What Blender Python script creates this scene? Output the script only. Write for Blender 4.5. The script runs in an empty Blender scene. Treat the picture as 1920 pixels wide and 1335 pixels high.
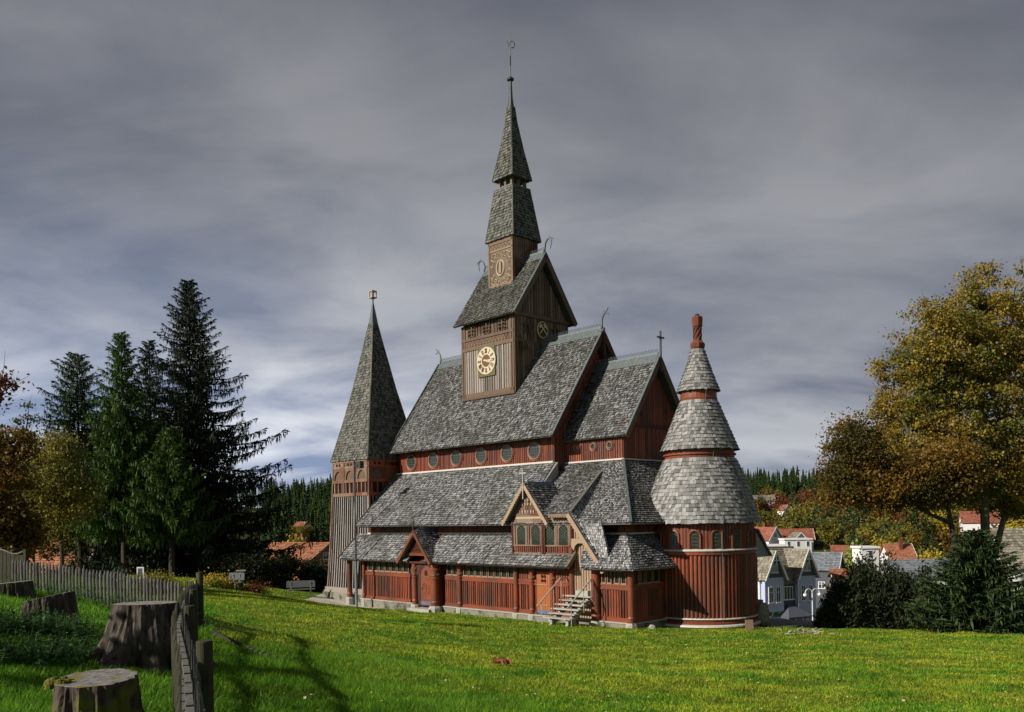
import bpy, math, random
import numpy as np
from mathutils import Vector, Matrix
rad = math.radians
S = bpy.context.scene
# ------------------------------------------------------------------ camera
F_PX, ROLL, HY = 1630.46, rad(.97), 972.35
cam = bpy.data.cameras.new('camera'); camo = bpy.data.objects.new('camera', cam); S.collection.objects.link(camo)
cam.sensor_width = 36; cam.lens = F_PX / 1920 * 36; cam.shift_y = (HY - 667.5) / 1920
cam.clip_start = .1; cam.clip_end = 6000
camo.matrix_world = Matrix.Translation((0, 0, 5)) @ Matrix.Rotation(rad(90), 4, 'X') @ Matrix.Rotation(-ROLL, 4, 'Z')
S.camera = camo
# ------------------------------------------------------------------ light
SUN_AZ = Vector((-.90, -.43)).normalized(); SUN_EL = rad(29)
sunv = Vector((SUN_AZ.x * math.cos(SUN_EL), SUN_AZ.y * math.cos(SUN_EL), math.sin(SUN_EL)))
sl = bpy.data.lights.new('sun', 'SUN'); sl.energy = 4.6; sl.angle = rad(.5); sl.color = (1, .93, .82)
so = bpy.data.objects.new('sun', sl); S.collection.objects.link(so)
so.rotation_euler = sunv.to_track_quat('Z', 'Y').to_euler()
S.view_settings.view_transform = 'Standard'; S.view_settings.look = 'None'
S.view_settings.exposure = 0.35; S.view_settings.gamma = 1
W = bpy.data.worlds.new('World'); S.world = W; W.use_nodes = True
nt = W.node_tree; N = nt.nodes; L = nt.links; N.clear()
def nd(t, **k):
    n = N.new(t)
    for a, b in k.items(): setattr(n, a, b)
    return n
def mth(op, a, b=None, c=None):
    n = N.new('ShaderNodeMath'); n.operation = op
    for i, v in enumerate((a, b, c)):
        if v is None: continue
        if isinstance(v, (int, float)): n.inputs[i].default_value = v
        else: L.new(v, n.inputs[i])
    return n.outputs[0]
def ramp(fac, stops):
    r = N.new('ShaderNodeValToRGB'); L.new(fac, r.inputs[0])
    e = r.color_ramp.elements
    while len(e) < len(stops): e.new(.5)
    for i, (p, c) in enumerate(stops): e[i].position = p; e[i].color = (*c, 1)
    return r.outputs[0]
def mixc(f, a, b, mode='MIX'):
    m = N.new('ShaderNodeMix'); m.data_type = 'RGBA'; m.blend_type = mode
    for s, v in ((0, f), (6, a), (7, b)):
        if isinstance(v, (int, float)): m.inputs[s].default_value = v
        elif isinstance(v, tuple): m.inputs[s].default_value = (*v, 1)
        else: L.new(v, m.inputs[s])
    return m.outputs[2]
tc = nd('ShaderNodeTexCoord'); sep = nd('ShaderNodeSeparateXYZ'); L.new(tc.outputs['Generated'], sep.inputs[0])
zc = mth('MAXIMUM', sep.outputs[2], 0.0); den = mth('ADD', zc, .30)
cmb = nd('ShaderNodeCombineXYZ')
L.new(mth('DIVIDE', sep.outputs[0], den), cmb.inputs[0]); L.new(mth('DIVIDE', sep.outputs[1], den), cmb.inputs[1])
def wnoise(scale, detail, rough, dist, vec, w=0):
    n = nd('ShaderNodeTexNoise'); n.inputs['Scale'].default_value = scale; n.inputs['Detail'].default_value = detail
    n.inputs['Roughness'].default_value = rough; n.inputs['Distortion'].default_value = dist
    mp = nd('ShaderNodeMapping'); mp.inputs['Location'].default_value = (w, w * .7, w * .3); mp.inputs['Scale'].default_value = (.75, 1.15, 1)
    mp.inputs['Rotation'].default_value = (0, 0, .35)
    L.new(vec, mp.inputs[0]); L.new(mp.outputs[0], n.inputs['Vector']); return n.outputs[0]
n1 = wnoise(.9, 6, .52, .35, cmb.outputs[0], 3.1)
n2 = wnoise(2.3, 7, .52, .3, cmb.outputs[0], 7.7)
n3 = wnoise(1.3, 5, .5, .3, cmb.outputs[0], 13.2)
cl = mth('ADD', mth('MULTIPLY', n1, .64), mth('MULTIPLY', n2, .36))
cloud = ramp(cl, [(.38, (1.0, 1.06, 1.28)), (.5, (1.66, 1.75, 2.0)), (.62, (2.7, 2.76, 2.95))])
hor = ramp(zc, [(0, (1, 1, 1)), (.08, (.85, .85, .85)), (.2, (.42, .42, .42)), (.38, (.08, .08, .08)), (.8, (0, 0, 0))])
lft = ramp(mth('MULTIPLY_ADD', sep.outputs[0], -.9, .5), [(.2, (.3, .3, .3)), (.85, (1, 1, 1))])
hb = mixc(1.0, hor, lft, 'MULTIPLY')
cloud2 = mixc(hb, cloud, mixc(ramp(n2, [(.38, (0, 0, 0)), (.6, (1, 1, 1))]), (2.2, 2.9, 4.6), (7.6, 7.9, 8.6)))
dark = ramp(zc, [(.15, (1, 1, 1)), (.5, (.66, .66, .68)), (1, (.45, .45, .45))])
cloud3 = mixc(1.0, cloud2, dark, 'MULTIPLY')
sky = nd('ShaderNodeTexSky'); sky.sky_type = 'NISHITA'; sky.sun_disc = False
sky.sun_elevation = SUN_EL; sky.sun_rotation = math.atan2(SUN_AZ.x, SUN_AZ.y) % (2 * math.pi)
gap = ramp(mth('ADD', mth('MULTIPLY', n3, .7), mth('MULTIPLY', n2, .3)), [(.47, (0, 0, 0)), (.62, (.6, .6, .6))])
gapm = mixc(1.0, gap, ramp(zc, [(.0, (1, 1, 1)), (.3, (.5, .5, .5)), (.55, (.08, .08, .08))]), 'MULTIPLY')
final = mixc(gapm, cloud3, mixc(1.0, sky.outputs[0], (.30, .33, .42), 'MULTIPLY'))
bg = nd('ShaderNodeBackground'); bg.inputs[1].default_value = .10; L.new(final, bg.inputs[0])
wo = nd('ShaderNodeOutputWorld'); L.new(bg.outputs[0], wo.inputs[0])
# ------------------------------------------------------------------ materials
def mat(name, c1, c2, rough=.8, scale=8, bump=.25, isl=.6, stretch=(1, 1, 1), c3=None, s3=.6, t3=(.5, .65), spec=.25, metal=0, trans=0, gam=1.0):
    global N, L
    m = bpy.data.materials.new(name); m.use_nodes = True
    N = m.node_tree.nodes; L = m.node_tree.links; N.clear()
    t = nd('ShaderNodeTexCoord'); mp = nd('ShaderNodeMapping'); mp.inputs['Scale'].default_value = stretch
    L.new(t.outputs['Object'], mp.inputs[0])
    n = nd('ShaderNodeTexNoise'); n.inputs['Scale'].default_value = scale; n.inputs['Detail'].default_value = 6; n.inputs['Roughness'].default_value = .65
    L.new(mp.outputs[0], n.inputs['Vector'])
    g = nd('ShaderNodeNewGeometry')
    nf = mth('MULTIPLY_ADD', n.outputs[0], 2.4, -.7)
    rn = g.outputs['Random Per Island'] if gam == 1 else mth('POWER', g.outputs['Random Per Island'], gam)
    f = mth('ADD', mth('MULTIPLY', nf, 1 - isl), mth('MULTIPLY', rn, isl))
    fc = N.new('ShaderNodeClamp'); L.new(f, fc.inputs[0])
    col = mixc(fc.outputs[0], c1, c2)
    if c3:
        n3 = nd('ShaderNodeTexNoise'); n3.inputs['Scale'].default_value = s3; n3.inputs['Detail'].default_value = 4
        L.new(t.outputs['Object'], n3.inputs['Vector'])
        col = mixc(ramp(n3.outputs[0], [(t3[0], (0, 0, 0)), (t3[1], (1, 1, 1))]), col, c3)
    p = nd('ShaderNodeBsdfPrincipled'); L.new(col, p.inputs['Base Color']); p.inputs['Roughness'].default_value = rough
    p.inputs['Metallic'].default_value = metal; p.inputs['Specular IOR Level'].default_value = spec
    if bump:
        b = nd('ShaderNodeBump'); b.inputs['Strength'].default_value = bump; b.inputs['Distance'].default_value = .03
        L.new(n.outputs[0], b.inputs['Height']); L.new(b.outputs[0], p.inputs['Normal'])
    o = nd('ShaderNodeOutputMaterial')
    if trans:
        tr = nd('ShaderNodeBsdfTranslucent'); L.new(col, tr.inputs[0]); mx = nd('ShaderNodeMixShader'); mx.inputs[0].default_value = trans
        L.new(p.outputs[0], mx.inputs[1]); L.new(tr.outputs[0], mx.inputs[2]); L.new(mx.outputs[0], o.inputs[0])
    else: L.new(p.outputs[0], o.inputs[0])
    return m
M = {}
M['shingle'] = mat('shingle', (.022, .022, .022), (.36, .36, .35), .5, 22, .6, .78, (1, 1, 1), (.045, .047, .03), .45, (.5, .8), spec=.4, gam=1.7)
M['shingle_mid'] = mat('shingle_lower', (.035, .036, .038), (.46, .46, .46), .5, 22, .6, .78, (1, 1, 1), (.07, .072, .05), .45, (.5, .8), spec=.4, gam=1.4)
M['butt'] = mat('shingle_end_grain_shade', (.012, .012, .011), (.05, .048, .044), .9, 30, 0, .6)  # weathered butt and side faces, darkened to paint shadow lines between rows
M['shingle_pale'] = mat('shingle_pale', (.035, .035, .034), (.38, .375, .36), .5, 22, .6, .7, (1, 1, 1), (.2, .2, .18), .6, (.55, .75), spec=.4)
M['shingle_dark'] = mat('shingle_dark', (.012, .013, .010), (.19, .19, .16), .6, 22, .6, .78, spec=.35)
M['red_wood'] = mat('red_wood', (.022, .009, .006), (.37, .088, .038), .46, 5, .4, .62, (6, 6, .6), (.085, .038, .026), .5, (.42, .72), spec=.35)
M['orange_door_wood'] = mat('red_wood_orange', (.22, .065, .025), (.40, .13, .045), .5, 5, .3, .5, (6, 6, .7), spec=.3)  # orange wood of the plain plank door, its own colour
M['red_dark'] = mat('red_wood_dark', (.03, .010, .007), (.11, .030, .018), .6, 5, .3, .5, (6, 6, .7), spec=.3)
M['tan_wood'] = mat('tan_wood', (.075, .045, .03), (.30, .20, .14), .6, 6, .3, .5, (6, 6, .8), (.15, .06, .038), .8)
M['trim_wood'] = mat('pale_trim_wood', (.19, .12, .08), (.44, .32, .22), .6, 8, .3, .4, (4, 4, 1))
M['tower_wood'] = mat('weathered_brown_wood', (.04, .026, .018), (.26, .185, .13), .7, 5, .35, .6, (7, 7, .6), (.07, .038, .022), .8)
M['tower_frame'] = mat('brown_frame_wood', (.055, .033, .022), (.19, .125, .085), .7, 5, .3, .3, (7, 7, .6))
M['grey_wood'] = mat('silver_grey_wood', (.055, .043, .036), (.44, .38, .335), .75, 5, .35, .6, (7, 7, .6))
M['pale_grey_wood'] = mat('sunbleached_grey_wood', (.22, .21, .20), (.74, .71, .67), .75, 5, .35, .6, (7, 7, .6))
M['gap'] = mat('dark_gap', (.012, .008, .006), (.03, .015, .010), .9, 8, 0, 0)
M['lead'] = mat('grey_metal_sheet', (.07, .085, .088), (.17, .195, .20), .45, 6, .1, .3, metal=.2)
M['blue_lead'] = mat('blue_metal_sheet', (.085, .10, .15), (.16, .19, .27), .4, 6, .1, .3, metal=.1)
M['white_line'] = mat('pale_drip_board', (.45, .42, .38), (.62, .58, .52), .7, 12, .1, .3)
M['glass'] = mat('leaded_glass', (.008, .012, .009), (.035, .045, .03), .15, 14, .1, .3, spec=.6)
M['stone'] = mat('plinth_stone', (.10, .09, .07), (.30, .28, .23), .9, 9, .6, .5, c3=(.055, .065, .035), s3=1.5)
M['stone_pale'] = mat('pale_stone', (.20, .19, .165), (.46, .44, .39), .9, 12, .4, .5)
M['brick_red'] = mat('red_clay', (.08, .028, .02), (.19, .06, .035), .8, 12, .4, .4)
M['gold'] = mat('gold_paint', (.62, .52, .24), (.75, .66, .36), .4, 8, 0, .2)
M['cream'] = mat('cream_paint', (.42, .37, .25), (.60, .54, .39), .5, 8, 0, .2)
M['clock_brown'] = mat('clock_brown', (.11, .05, .025), (.17, .08, .04), .5, 8, 0, .2)
M['ink'] = mat('dark_paint', (.035, .022, .015), (.05, .035, .02), .5, 8, 0, .2)
M['clock_plate'] = mat('clock_plate', (.08, .07, .03), (.14, .12, .05), .6, 8, 0, .2)
M['carve'] = mat('carved_pale_wood', (.30, .23, .16), (.48, .40, .29), .7, 14, .4, .3)
M['bark'] = mat('bark', (.02, .015, .011), (.09, .072, .055), .95, 14, .8, 0, (2, 2, .4))
M['bark_grey'] = mat('grey_bark', (.05, .042, .03), (.20, .17, .12), .95, 14, .8, 0, (2, 2, .4), (.10, .10, .03), 1.2)
M['stump'] = mat('stump_bark', (.008, .006, .005), (.13, .11, .088), .9, 5, 1.0, 0, (2.5, 2.5, .45), (.03, .032, .015), 1.2, (.5, .65))
M['moss'] = mat('moss', (.05, .06, .008), (.17, .16, .025), .95, 30, .8, 0)
M['nettle'] = mat('nettle_leaves', (.02, .055, .012), (.08, .19, .04), .6, 3, 0, .8, trans=.3)
M['stump_moss'] = mat('mossy_stump', (.018, .008, .006), (.12, .095, .075), .9, 5, .9, 0, (2, 2, .6), (.10, .11, .02), 2.6, (.5, .58))
M['stump_top'] = mat('stump_cut', (.10, .09, .08), (.34, .31, .29), .8, 14, .5, 0)
M['stump_top_moss'] = mat('mossy_stump_cut', (.07, .065, .06), (.28, .27, .26), .75, 10, .5, 0, c3=(.16, .13, .02), s3=3, t3=(.45, .55))
M['post'] = mat('fence_post_wood', (.018, .018, .010), (.06, .058, .034), .9, 9, .5, .2, (4, 4, .5))
M['picket'] = mat('fence_picket_wood', (.025, .024, .021), (.21, .205, .19), .85, 9, .5, .35, (5, 5, .5))
M['spruce'] = mat('spruce_needles', (.013, .027, .010), (.06, .10, .026), .7, 3, 0, .7, trans=.12)
M['spruce_deep'] = mat('dark_spruce_needles', (.008, .013, .007), (.026, .042, .016), .7, 3, 0, .7, trans=.08)
M['spruce_green'] = mat('green_spruce_needles', (.02, .045, .008), (.085, .15, .022), .7, 3, 0, .6, trans=.2)
M['juniper'] = mat('juniper_needles', (.008, .012, .005), (.045, .06, .02), .8, 3, 0, .8, trans=.1)
def leafmat(n, a, b, c3=None, s3=.4): return mat(n, a, b, .55, 2, 0, .75, c3=c3, s3=s3, t3=(.45, .6), trans=.35)
M['maple'] = leafmat('autumn_maple_leaves', (.085, .062, .009), (.48, .33, .045), (.13, .135, .022), .45)
M['russet'] = leafmat('russet_leaves', (.06, .032, .007), (.32, .18, .025), (.07, .06, .012), .3)
M['ochre'] = leafmat('ochre_leaves', (.12, .10, .015), (.36, .30, .05), (.08, .10, .02))
M['yellow'] = leafmat('yellow_leaves', (.35, .24, .02), (.62, .46, .06), (.20, .22, .03))
M['lime'] = leafmat('lime_leaves', (.14, .18, .03), (.38, .42, .10))
M['green'] = leafmat('green_leaves', (.03, .055, .015), (.11, .15, .04), (.10, .06, .02))
M['brownred'] = leafmat('brown_red_leaves', (.07, .025, .012), (.22, .075, .03))
M['path'] = mat('cobble_path', (.09, .088, .082), (.24, .235, .22), .9, 22, .6, 0, c3=(.10, .10, .07), s3=1.2)
M['paving'] = mat('pale_paving', (.40, .37, .31), (.55, .52, .45), .9, 14, .3, 0)
M['bench'] = mat('bench_wood', (.055, .06, .065), (.17, .185, .19), .7, 10, .3, .4, (2, 2, 2))
M['steel'] = mat('galvanised_steel', (.20, .23, .24), (.34, .38, .40), .4, 10, .05, 0, metal=.6)
M['dark_steel'] = mat('dark_steel', (.035, .04, .038), (.08, .09, .085), .5, 10, .05, 0, metal=.3)
M['white'] = mat('white_render', (.62, .62, .60), (.78, .78, .75), .8, 6, .1, 0)
M['blue_wall'] = mat('blue_render', (.38, .42, .60), (.48, .52, .70), .8, 6, .1, 0)
M['slate_wall'] = mat('slate_cladding', (.05, .055, .07), (.12, .13, .16), .6, 20, .3, 0)
M['tile_grey'] = mat('grey_brown_tiles', (.10, .09, .07), (.34, .31, .24), .8, 12, .4, .8)
M['tile_orange'] = mat('orange_tiles', (.26, .09, .045), (.46, .20, .11), .75, 12, .4, .8)
M['tile_red'] = mat('red_tiles', (.20, .06, .04), (.36, .14, .09), .75, 12, .4, .8)
M['tile_slate'] = mat('slate_tiles', (.12, .13, .15), (.26, .28, .31), .55, 12, .3, .8)
M['timber'] = mat('chalet_timber', (.22, .09, .035), (.42, .2, .08), .7, 6, .3, .3, (1, 1, 4))
M['frame_white'] = mat('white_paint', (.72, .72, .72), (.8, .8, .8), .5, 6, 0, 0)
M['pane'] = mat('window_glass', (.03, .035, .045), (.07, .08, .10), .1, 3, 0, 0, spec=.7)
M['sign_green'] = mat('sign_green', (.03, .12, .03), (.05, .2, .05), .5, 6, 0, 0)
M['leaf_litter'] = mat('fallen_leaves', (.22, .10, .03), (.62, .52, .30), .7, 3, 0, .9)
M['leaf_red'] = mat('withered_red_leaf', (.10, .02, .012), (.26, .08, .04), .7, 12, .3, .4)
M['twig'] = mat('pale_dead_wood', (.10, .09, .08), (.5, .47, .42), .8, 9, .4, .5)
# ground: grass turf and forest floor
def ground_mat():
    global N, L
    m = bpy.data.materials.new('turf'); m.use_nodes = True; N = m.node_tree.nodes; L = m.node_tree.links; N.clear()
    t = nd('ShaderNodeTexCoord')
    def nz(s, d=5, r=.6):
        n = nd('ShaderNodeTexNoise'); n.inputs['Scale'].default_value = s; n.inputs['Detail'].default_value = d; n.inputs['Roughness'].default_value = r
        L.new(t.outputs['Object'], n.inputs['Vector']); return n.outputs[0]
    a = nz(.35); b = nz(6, 8, .75); c = nz(1.6)
    dry = mixc(ramp(b, [(.35, (0, 0, 0)), (.65, (1, 1, 1))]), (.06, .10, .010), (.20, .24, .03))
    lush = mixc(ramp(b, [(.35, (0, 0, 0)), (.65, (1, 1, 1))]), (.022, .07, .006), (.07, .19, .012))
    g = mixc(ramp(mth('ADD', mth('MULTIPLY', a, .6), mth('MULTIPLY', c, .4)), [(.44, (0, 0, 0)), (.56, (1, 1, 1))]), dry, lush)
    far = mixc(ramp(nz(.03, 4), [(.4, (0, 0, 0)), (.6, (1, 1, 1))]), (.020, .032, .012), (.06, .06, .02))
    sp = nd('ShaderNodeSeparateXYZ'); L.new(t.outputs['Object'], sp.inputs[0])
    g = mixc(ramp(mth('DIVIDE', sp.outputs[1], 200), [(.40, (0, 0, 0)), (.55, (1, 1, 1))]), g, far)
    p = nd('ShaderNodeBsdfPrincipled'); L.new(g, p.inputs[0]); p.inputs['Roughness'].default_value = .9; p.inputs['Specular IOR Level'].default_value = .1
    bm = nd('ShaderNodeBump'); bm.inputs['Strength'].default_value = .8; bm.inputs['Distance'].default_value = .06; L.new(b, bm.inputs['Height']); L.new(bm.outputs[0], p.inputs['Normal'])
    o = nd('ShaderNodeOutputMaterial'); L.new(p.outputs[0], o.inputs[0]); return m
M['turf'] = ground_mat()
def blade_mat(deep=False):
    global N, L
    m = bpy.data.materials.new('grass_blades'); m.use_nodes = True; N = m.node_tree.nodes; L = m.node_tree.links; N.clear()
    t = nd('ShaderNodeTexCoord'); g = nd('ShaderNodeNewGeometry')
    def nz(s):
        n = nd('ShaderNodeTexNoise'); n.inputs['Scale'].default_value = s; n.inputs['Detail'].default_value = 4; L.new(t.outputs['Object'], n.inputs['Vector']); return n.outputs[0]
    dry = mixc(g.outputs['Random Per Island'], (.10, .17, .010), (.55, .62, .05))
    lush = mixc(g.outputs['Random Per Island'], (.05, .17, .009), (.22, .46, .025))
    c = mixc(ramp(mth('ADD', mth('MULTIPLY', nz(.35), .6), mth('MULTIPLY', nz(1.6), .4)), [(.47, (0, 0, 0)), (.62, (1, 1, 1))] if not deep else [(.2, (.75, .75, .75)), (.45, (1, 1, 1))]), dry, lush)
    c = mixc(1.0, c, ramp(mth('ADD', mth('MULTIPLY', nz(.9), .5), mth('MULTIPLY', nz(4.5), .5)), [(.38, (.42, .46, .4)), (.5, (.85, .85, .85)), (.6, (1.15, 1.1, 1.0))]), 'MULTIPLY')
    p = nd('ShaderNodeBsdfPrincipled'); L.new(c, p.inputs[0]); p.inputs['Roughness'].default_value = .6; p.inputs['Specular IOR Level'].default_value = .2
    tr = nd('ShaderNodeBsdfTranslucent'); L.new(c, tr.inputs[0]); mx = nd('ShaderNodeMixShader'); mx.inputs[0].default_value = .35
    L.new(p.outputs[0], mx.inputs[1]); L.new(tr.outputs[0], mx.inputs[2])
    o = nd('ShaderNodeOutputMaterial'); L.new(mx.outputs[0], o.inputs[0]); return m
M['blades'] = blade_mat(); M['blades_deep'] = blade_mat(True)
# ------------------------------------------------------------------ mesh builder
class MB:
    def __init__(s): s.v = []; s.f = []; s.n = 0; s.mi = []
    def add(s, V, F, mi=0):
        V = np.asarray(V, float).reshape(-1, 3); s.v.append(V)
        if isinstance(F, np.ndarray): s.f.append(F + s.n); s.mi.append(mi)
        else:
            by = {}
            for f in F: by.setdefault(len(f), []).append(f)
            for k, l in by.items(): s.f.append(np.array(l) + s.n); s.mi.append(mi)
        s.n += len(V); return s
    def box(s, c, sz, R=None):
        h = np.array(sz) / 2; V = np.array([[x, y, z] for x in (-1, 1) for y in (-1, 1) for z in (-1, 1)]) * h
        if R is not None: V = V @ np.array(R).T
        return s.add(V + np.array(c), [(0, 1, 3, 2), (4, 6, 7, 5), (0, 4, 5, 1), (2, 3, 7, 6), (0, 2, 6, 4), (1, 5, 7, 3)])
    def bb(s, a, b):
        a = np.array(a, float); b = np.array(b, float); return s.box((a + b) / 2, np.abs(b - a))
    def beam(s, p, q, w, h, up=(0, 0, 1)):
        p = np.array(p, float); q = np.array(q, float); d = q - p; l = np.linalg.norm(d); d /= l
        x = np.cross(d, up); x /= np.linalg.norm(x) + 1e-9; y = np.cross(x, d)
        return s.box((p + q) / 2, (w, l, h), np.stack([x, d, y], 1))
    def prism(s, P, e):
        P = np.array(P, float); n = len(P); V = np.concatenate([P, P + np.array(e, float)])
        return s.add(V, [tuple(range(n)), tuple(range(2 * n - 1, n - 1, -1))] + [(i, i + n, (i + 1) % n + n, (i + 1) % n) for i in range(n)])
    def lathe(s, prof, c=(0, 0, 0), n=20, a0=0, a1=2 * math.pi, cap=True, sq=0):
        full = abs(a1 - a0 - 2 * math.pi) < 1e-6; k = n if full else n + 1
        A = a0 + (a1 - a0) * np.arange(k) / n; V = []
        for r, z in prof: V.append(np.stack([c[0] + r * np.cos(A), c[1] + r * np.sin(A), np.full(k, c[2] + z)], 1))
        F = []
        for j in range(len(prof) - 1):
            for i in range(n):
                i2 = (i + 1) % k; F.append((j * k + i, j * k + i2, (j + 1) * k + i2, (j + 1) * k + i))
        if cap and full: F.append(tuple(range(k - 1, -1, -1))); F.append(tuple((len(prof) - 1) * k + i for i in range(k)))
        return s.add(np.concatenate(V), F)
    def tube(s, P, R, n=7):
        P = np.array(P, float); m = len(P); R = np.broadcast_to(np.array(R, float), (m,))
        T = np.gradient(P, axis=0); T /= np.linalg.norm(T, axis=1)[:, None] + 1e-9
        ref = np.array([0, 0, 1.]) if abs(T[0][2]) < .8 else np.array([1., 0, 0])
        V = []
        for i in range(m):
            x = np.cross(T[i], ref); x /= np.linalg.norm(x) + 1e-9; y = np.cross(T[i], x)
            A = 2 * math.pi * np.arange(n) / n
            V.append(P[i] + R[i] * (np.cos(A)[:, None] * x + np.sin(A)[:, None] * y))
        F = [(j * n + i, j * n + (i + 1) % n, (j + 1) * n + (i + 1) % n, (j + 1) * n + i) for j in range(m - 1) for i in range(n)]
        F.append(tuple(range(n - 1, -1, -1))); F.append(tuple((m - 1) * n + i for i in range(n)))
        return s.add(np.concatenate(V), F)
    def slab(s, A, B, C, D, th):
        A, B, C, D = [np.array(p, float) for p in (A, B, C, D)]
        n = np.cross(B - A, D - A); n /= np.linalg.norm(n)
        return s.prism([A, B, C, D], -n * th)
    def mesh(s, name, mats, smooth=False):
        me = bpy.data.meshes.new(name); V = np.concatenate(s.v); me.vertices.add(len(V)); me.vertices.foreach_set('co', V.astype(np.float32).ravel())
        tot = np.concatenate([np.full(len(f), f.shape[1]) for f in s.f]); li = np.concatenate([f.ravel() for f in s.f])
        me.loops.add(len(li)); me.loops.foreach_set('vertex_index', li.astype(np.int32))
        me.polygons.add(len(tot)); me.polygons.foreach_set('loop_start', np.concatenate([[0], np.cumsum(tot)[:-1]]).astype(np.int32))
        me.polygons.foreach_set('use_smooth', np.full(len(tot), smooth, bool))
        me.update(calc_edges=True); me.materials.append(M[mats])
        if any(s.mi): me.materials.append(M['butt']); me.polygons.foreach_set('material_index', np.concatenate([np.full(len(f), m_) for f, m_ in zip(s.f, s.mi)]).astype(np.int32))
        me.validate(); return me
    def build(s, name, m, parent=None, smooth=False, label=None):
        o = bpy.data.objects.new(name, s.mesh(name, m, smooth)); S.collection.objects.link(o)
        if parent: o.parent = parent
        if label: o['label'] = label
        return o
def tag(o, label, cat, group=None, kind=None):
    if label: o['label'] = label
    if cat: o['category'] = cat
    if group: o['group'] = group
    if kind: o['kind'] = kind
    return o
def thing(name, label, cat, loc=(0, 0, 0), rz=0, group=None):
    o = bpy.data.objects.new(name, None); S.collection.objects.link(o); o.location = loc; o.rotation_euler = (0, 0, rz); o.empty_display_size = .3
    return tag(o, label, cat, group)
def dup(o, loc, rz, label, sc=1, group=None, parent=None):
    c = o.copy(); S.collection.objects.link(c)
    if parent is None:
        c.location = loc; c.rotation_euler = (0, 0, rz); c.scale = (sc, sc, sc) if isinstance(sc, (int, float)) else sc
        if label: c['label'] = label
        if group: c['group'] = group
    else: c.parent = parent
    for ch in [x for x in S.objects if x.parent == o]: dup(ch, None, 0, None, parent=c)
    return c
rng = np.random.default_rng(7)
def lerp(a, b, t): return a + (b - a) * t
def shingles(mb, A, B, C, D, row=.17, w=.105, base=True, th=.04, sweep=None):
    """rows of overlapping wooden shingles on the quad A B (bottom) C D (top), seen from the side where A->B->C runs anticlockwise"""
    A, B, C, D = [np.array(p, float) for p in (A, B, C, D)]
    n = np.cross(B - A, D - A); n /= np.linalg.norm(n) + 1e-9
    if base: mb.prism([A - n * .02, B - n * .02, C - n * .02, D - n * .02] if np.linalg.norm(C - D) > .02 else [A - n * .02, B - n * .02, C - n * .02], -n * .07)
    h = (np.linalg.norm(D - A) + np.linalg.norm(C - B)) / 2; rows = max(1, int(round(h / row)))
    allV = []
    for i in range(rows):
        t0 = i / rows; t1 = min(1, (i + 1.12) / rows)
        l0, r0 = lerp(A, D, t0), lerp(B, C, t0); l1, r1 = lerp(A, D, t1), lerp(B, C, t1)
        L0 = np.linalg.norm(r0 - l0); k = max(1, int(round(L0 / w)))
        e = (np.arange(k + 1) + np.where((np.arange(k + 1) > 0) & (np.arange(k + 1) < k), (i % 2) * .5 - .25 + rng.uniform(-.14, .14, k + 1), 0)) / k
        e = np.clip(e, 0, 1); a, b = e[:-1], e[1:]
        g = .010 / max(L0, .1); a = a + g; b = np.maximum(b - g, a + 1e-4)
        lift = rng.uniform(.6, 1.7, k)[:, None] * th; drop = rng.normal(0, .012, k)[:, None] * (D - A) / h
        tilt = rng.normal(0, .006, k)[:, None]
        p0 = l0 + a[:, None] * (r0 - l0) + drop; p1 = l0 + b[:, None] * (r0 - l0) + drop; p2 = l1 + b[:, None] * (r1 - l1); p3 = l1 + a[:, None] * (r1 - l1)
        top = [p0 + n * (lift + tilt), p1 + n * (lift - tilt), p2 + n * .004, p3 + n * .004]; bot = [p0 - n * .015, p1 - n * .015]
        allV.append(np.stack(top + bot, 1).reshape(-1, 3))
    V = np.concatenate(allV); q = len(V) // 6; o = np.arange(q)[:, None] * 6
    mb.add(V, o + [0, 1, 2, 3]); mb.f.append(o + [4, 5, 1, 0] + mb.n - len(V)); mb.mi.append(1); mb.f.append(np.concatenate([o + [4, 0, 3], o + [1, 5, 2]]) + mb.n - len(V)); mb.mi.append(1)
def cone_shingles(mb, prof, c, a0=0, a1=2 * math.pi, row=.17, w=.13, th=.04):
    """prof: (radius, z) from the eave up"""
    P = np.array(prof, float); seg = np.linalg.norm(np.diff(P, axis=0), axis=1); cum = np.concatenate([[0], np.cumsum(seg)]); H = cum[-1]; rows = int(round(H / row))
    def at(t): x = np.minimum(t, 1) * H; return np.interp(x, cum, P[:, 0]), np.interp(x, cum, P[:, 1])
    mb.lathe([(r - .03, z) for r, z in prof], c, 48, cap=False)
    allV = []
    for i in range(rows):
        r0, z0 = at(i / rows); r1, z1 = at((i + 1.12) / rows); k = max(8, int(round((a1 - a0) * r0 / w)))
        e = a0 + (np.arange(k + 1) + (i % 2) * .5 + rng.uniform(-.14, .14, k + 1)) / k * (a1 - a0); a = e[:-1] + .004 / r0; b = e[1:] - .004 / r0
        lf = rng.uniform(.6, 1.7, k) * th; dz = rng.normal(0, .012, k)
        def pt(an, r, z): return np.stack([c[0] + r * np.cos(an), c[1] + r * np.sin(an), c[2] + z + 0 * an], 1)
        allV.append(np.stack([pt(a, r0 + lf, z0 + dz), pt(b, r0 + lf, z0 + dz), pt(b, r1 + .004, z1 + .001), pt(a, r1 + .004, z1 + .001), pt(a, r0 - .015, z0 + dz), pt(b, r0 - .015, z0 + dz)], 1).reshape(-1, 3))
    V = np.concatenate(allV); q = len(V) // 6; o = np.arange(q)[:, None] * 6
    mb.add(V, o + [0, 1, 2, 3]); mb.f.append(o + [4, 5, 1, 0] + mb.n - len(V)); mb.mi.append(1); mb.f.append(np.concatenate([o + [4, 0, 3], o + [1, 5, 2]]) + mb.n - len(V)); mb.mi.append(1)
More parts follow.
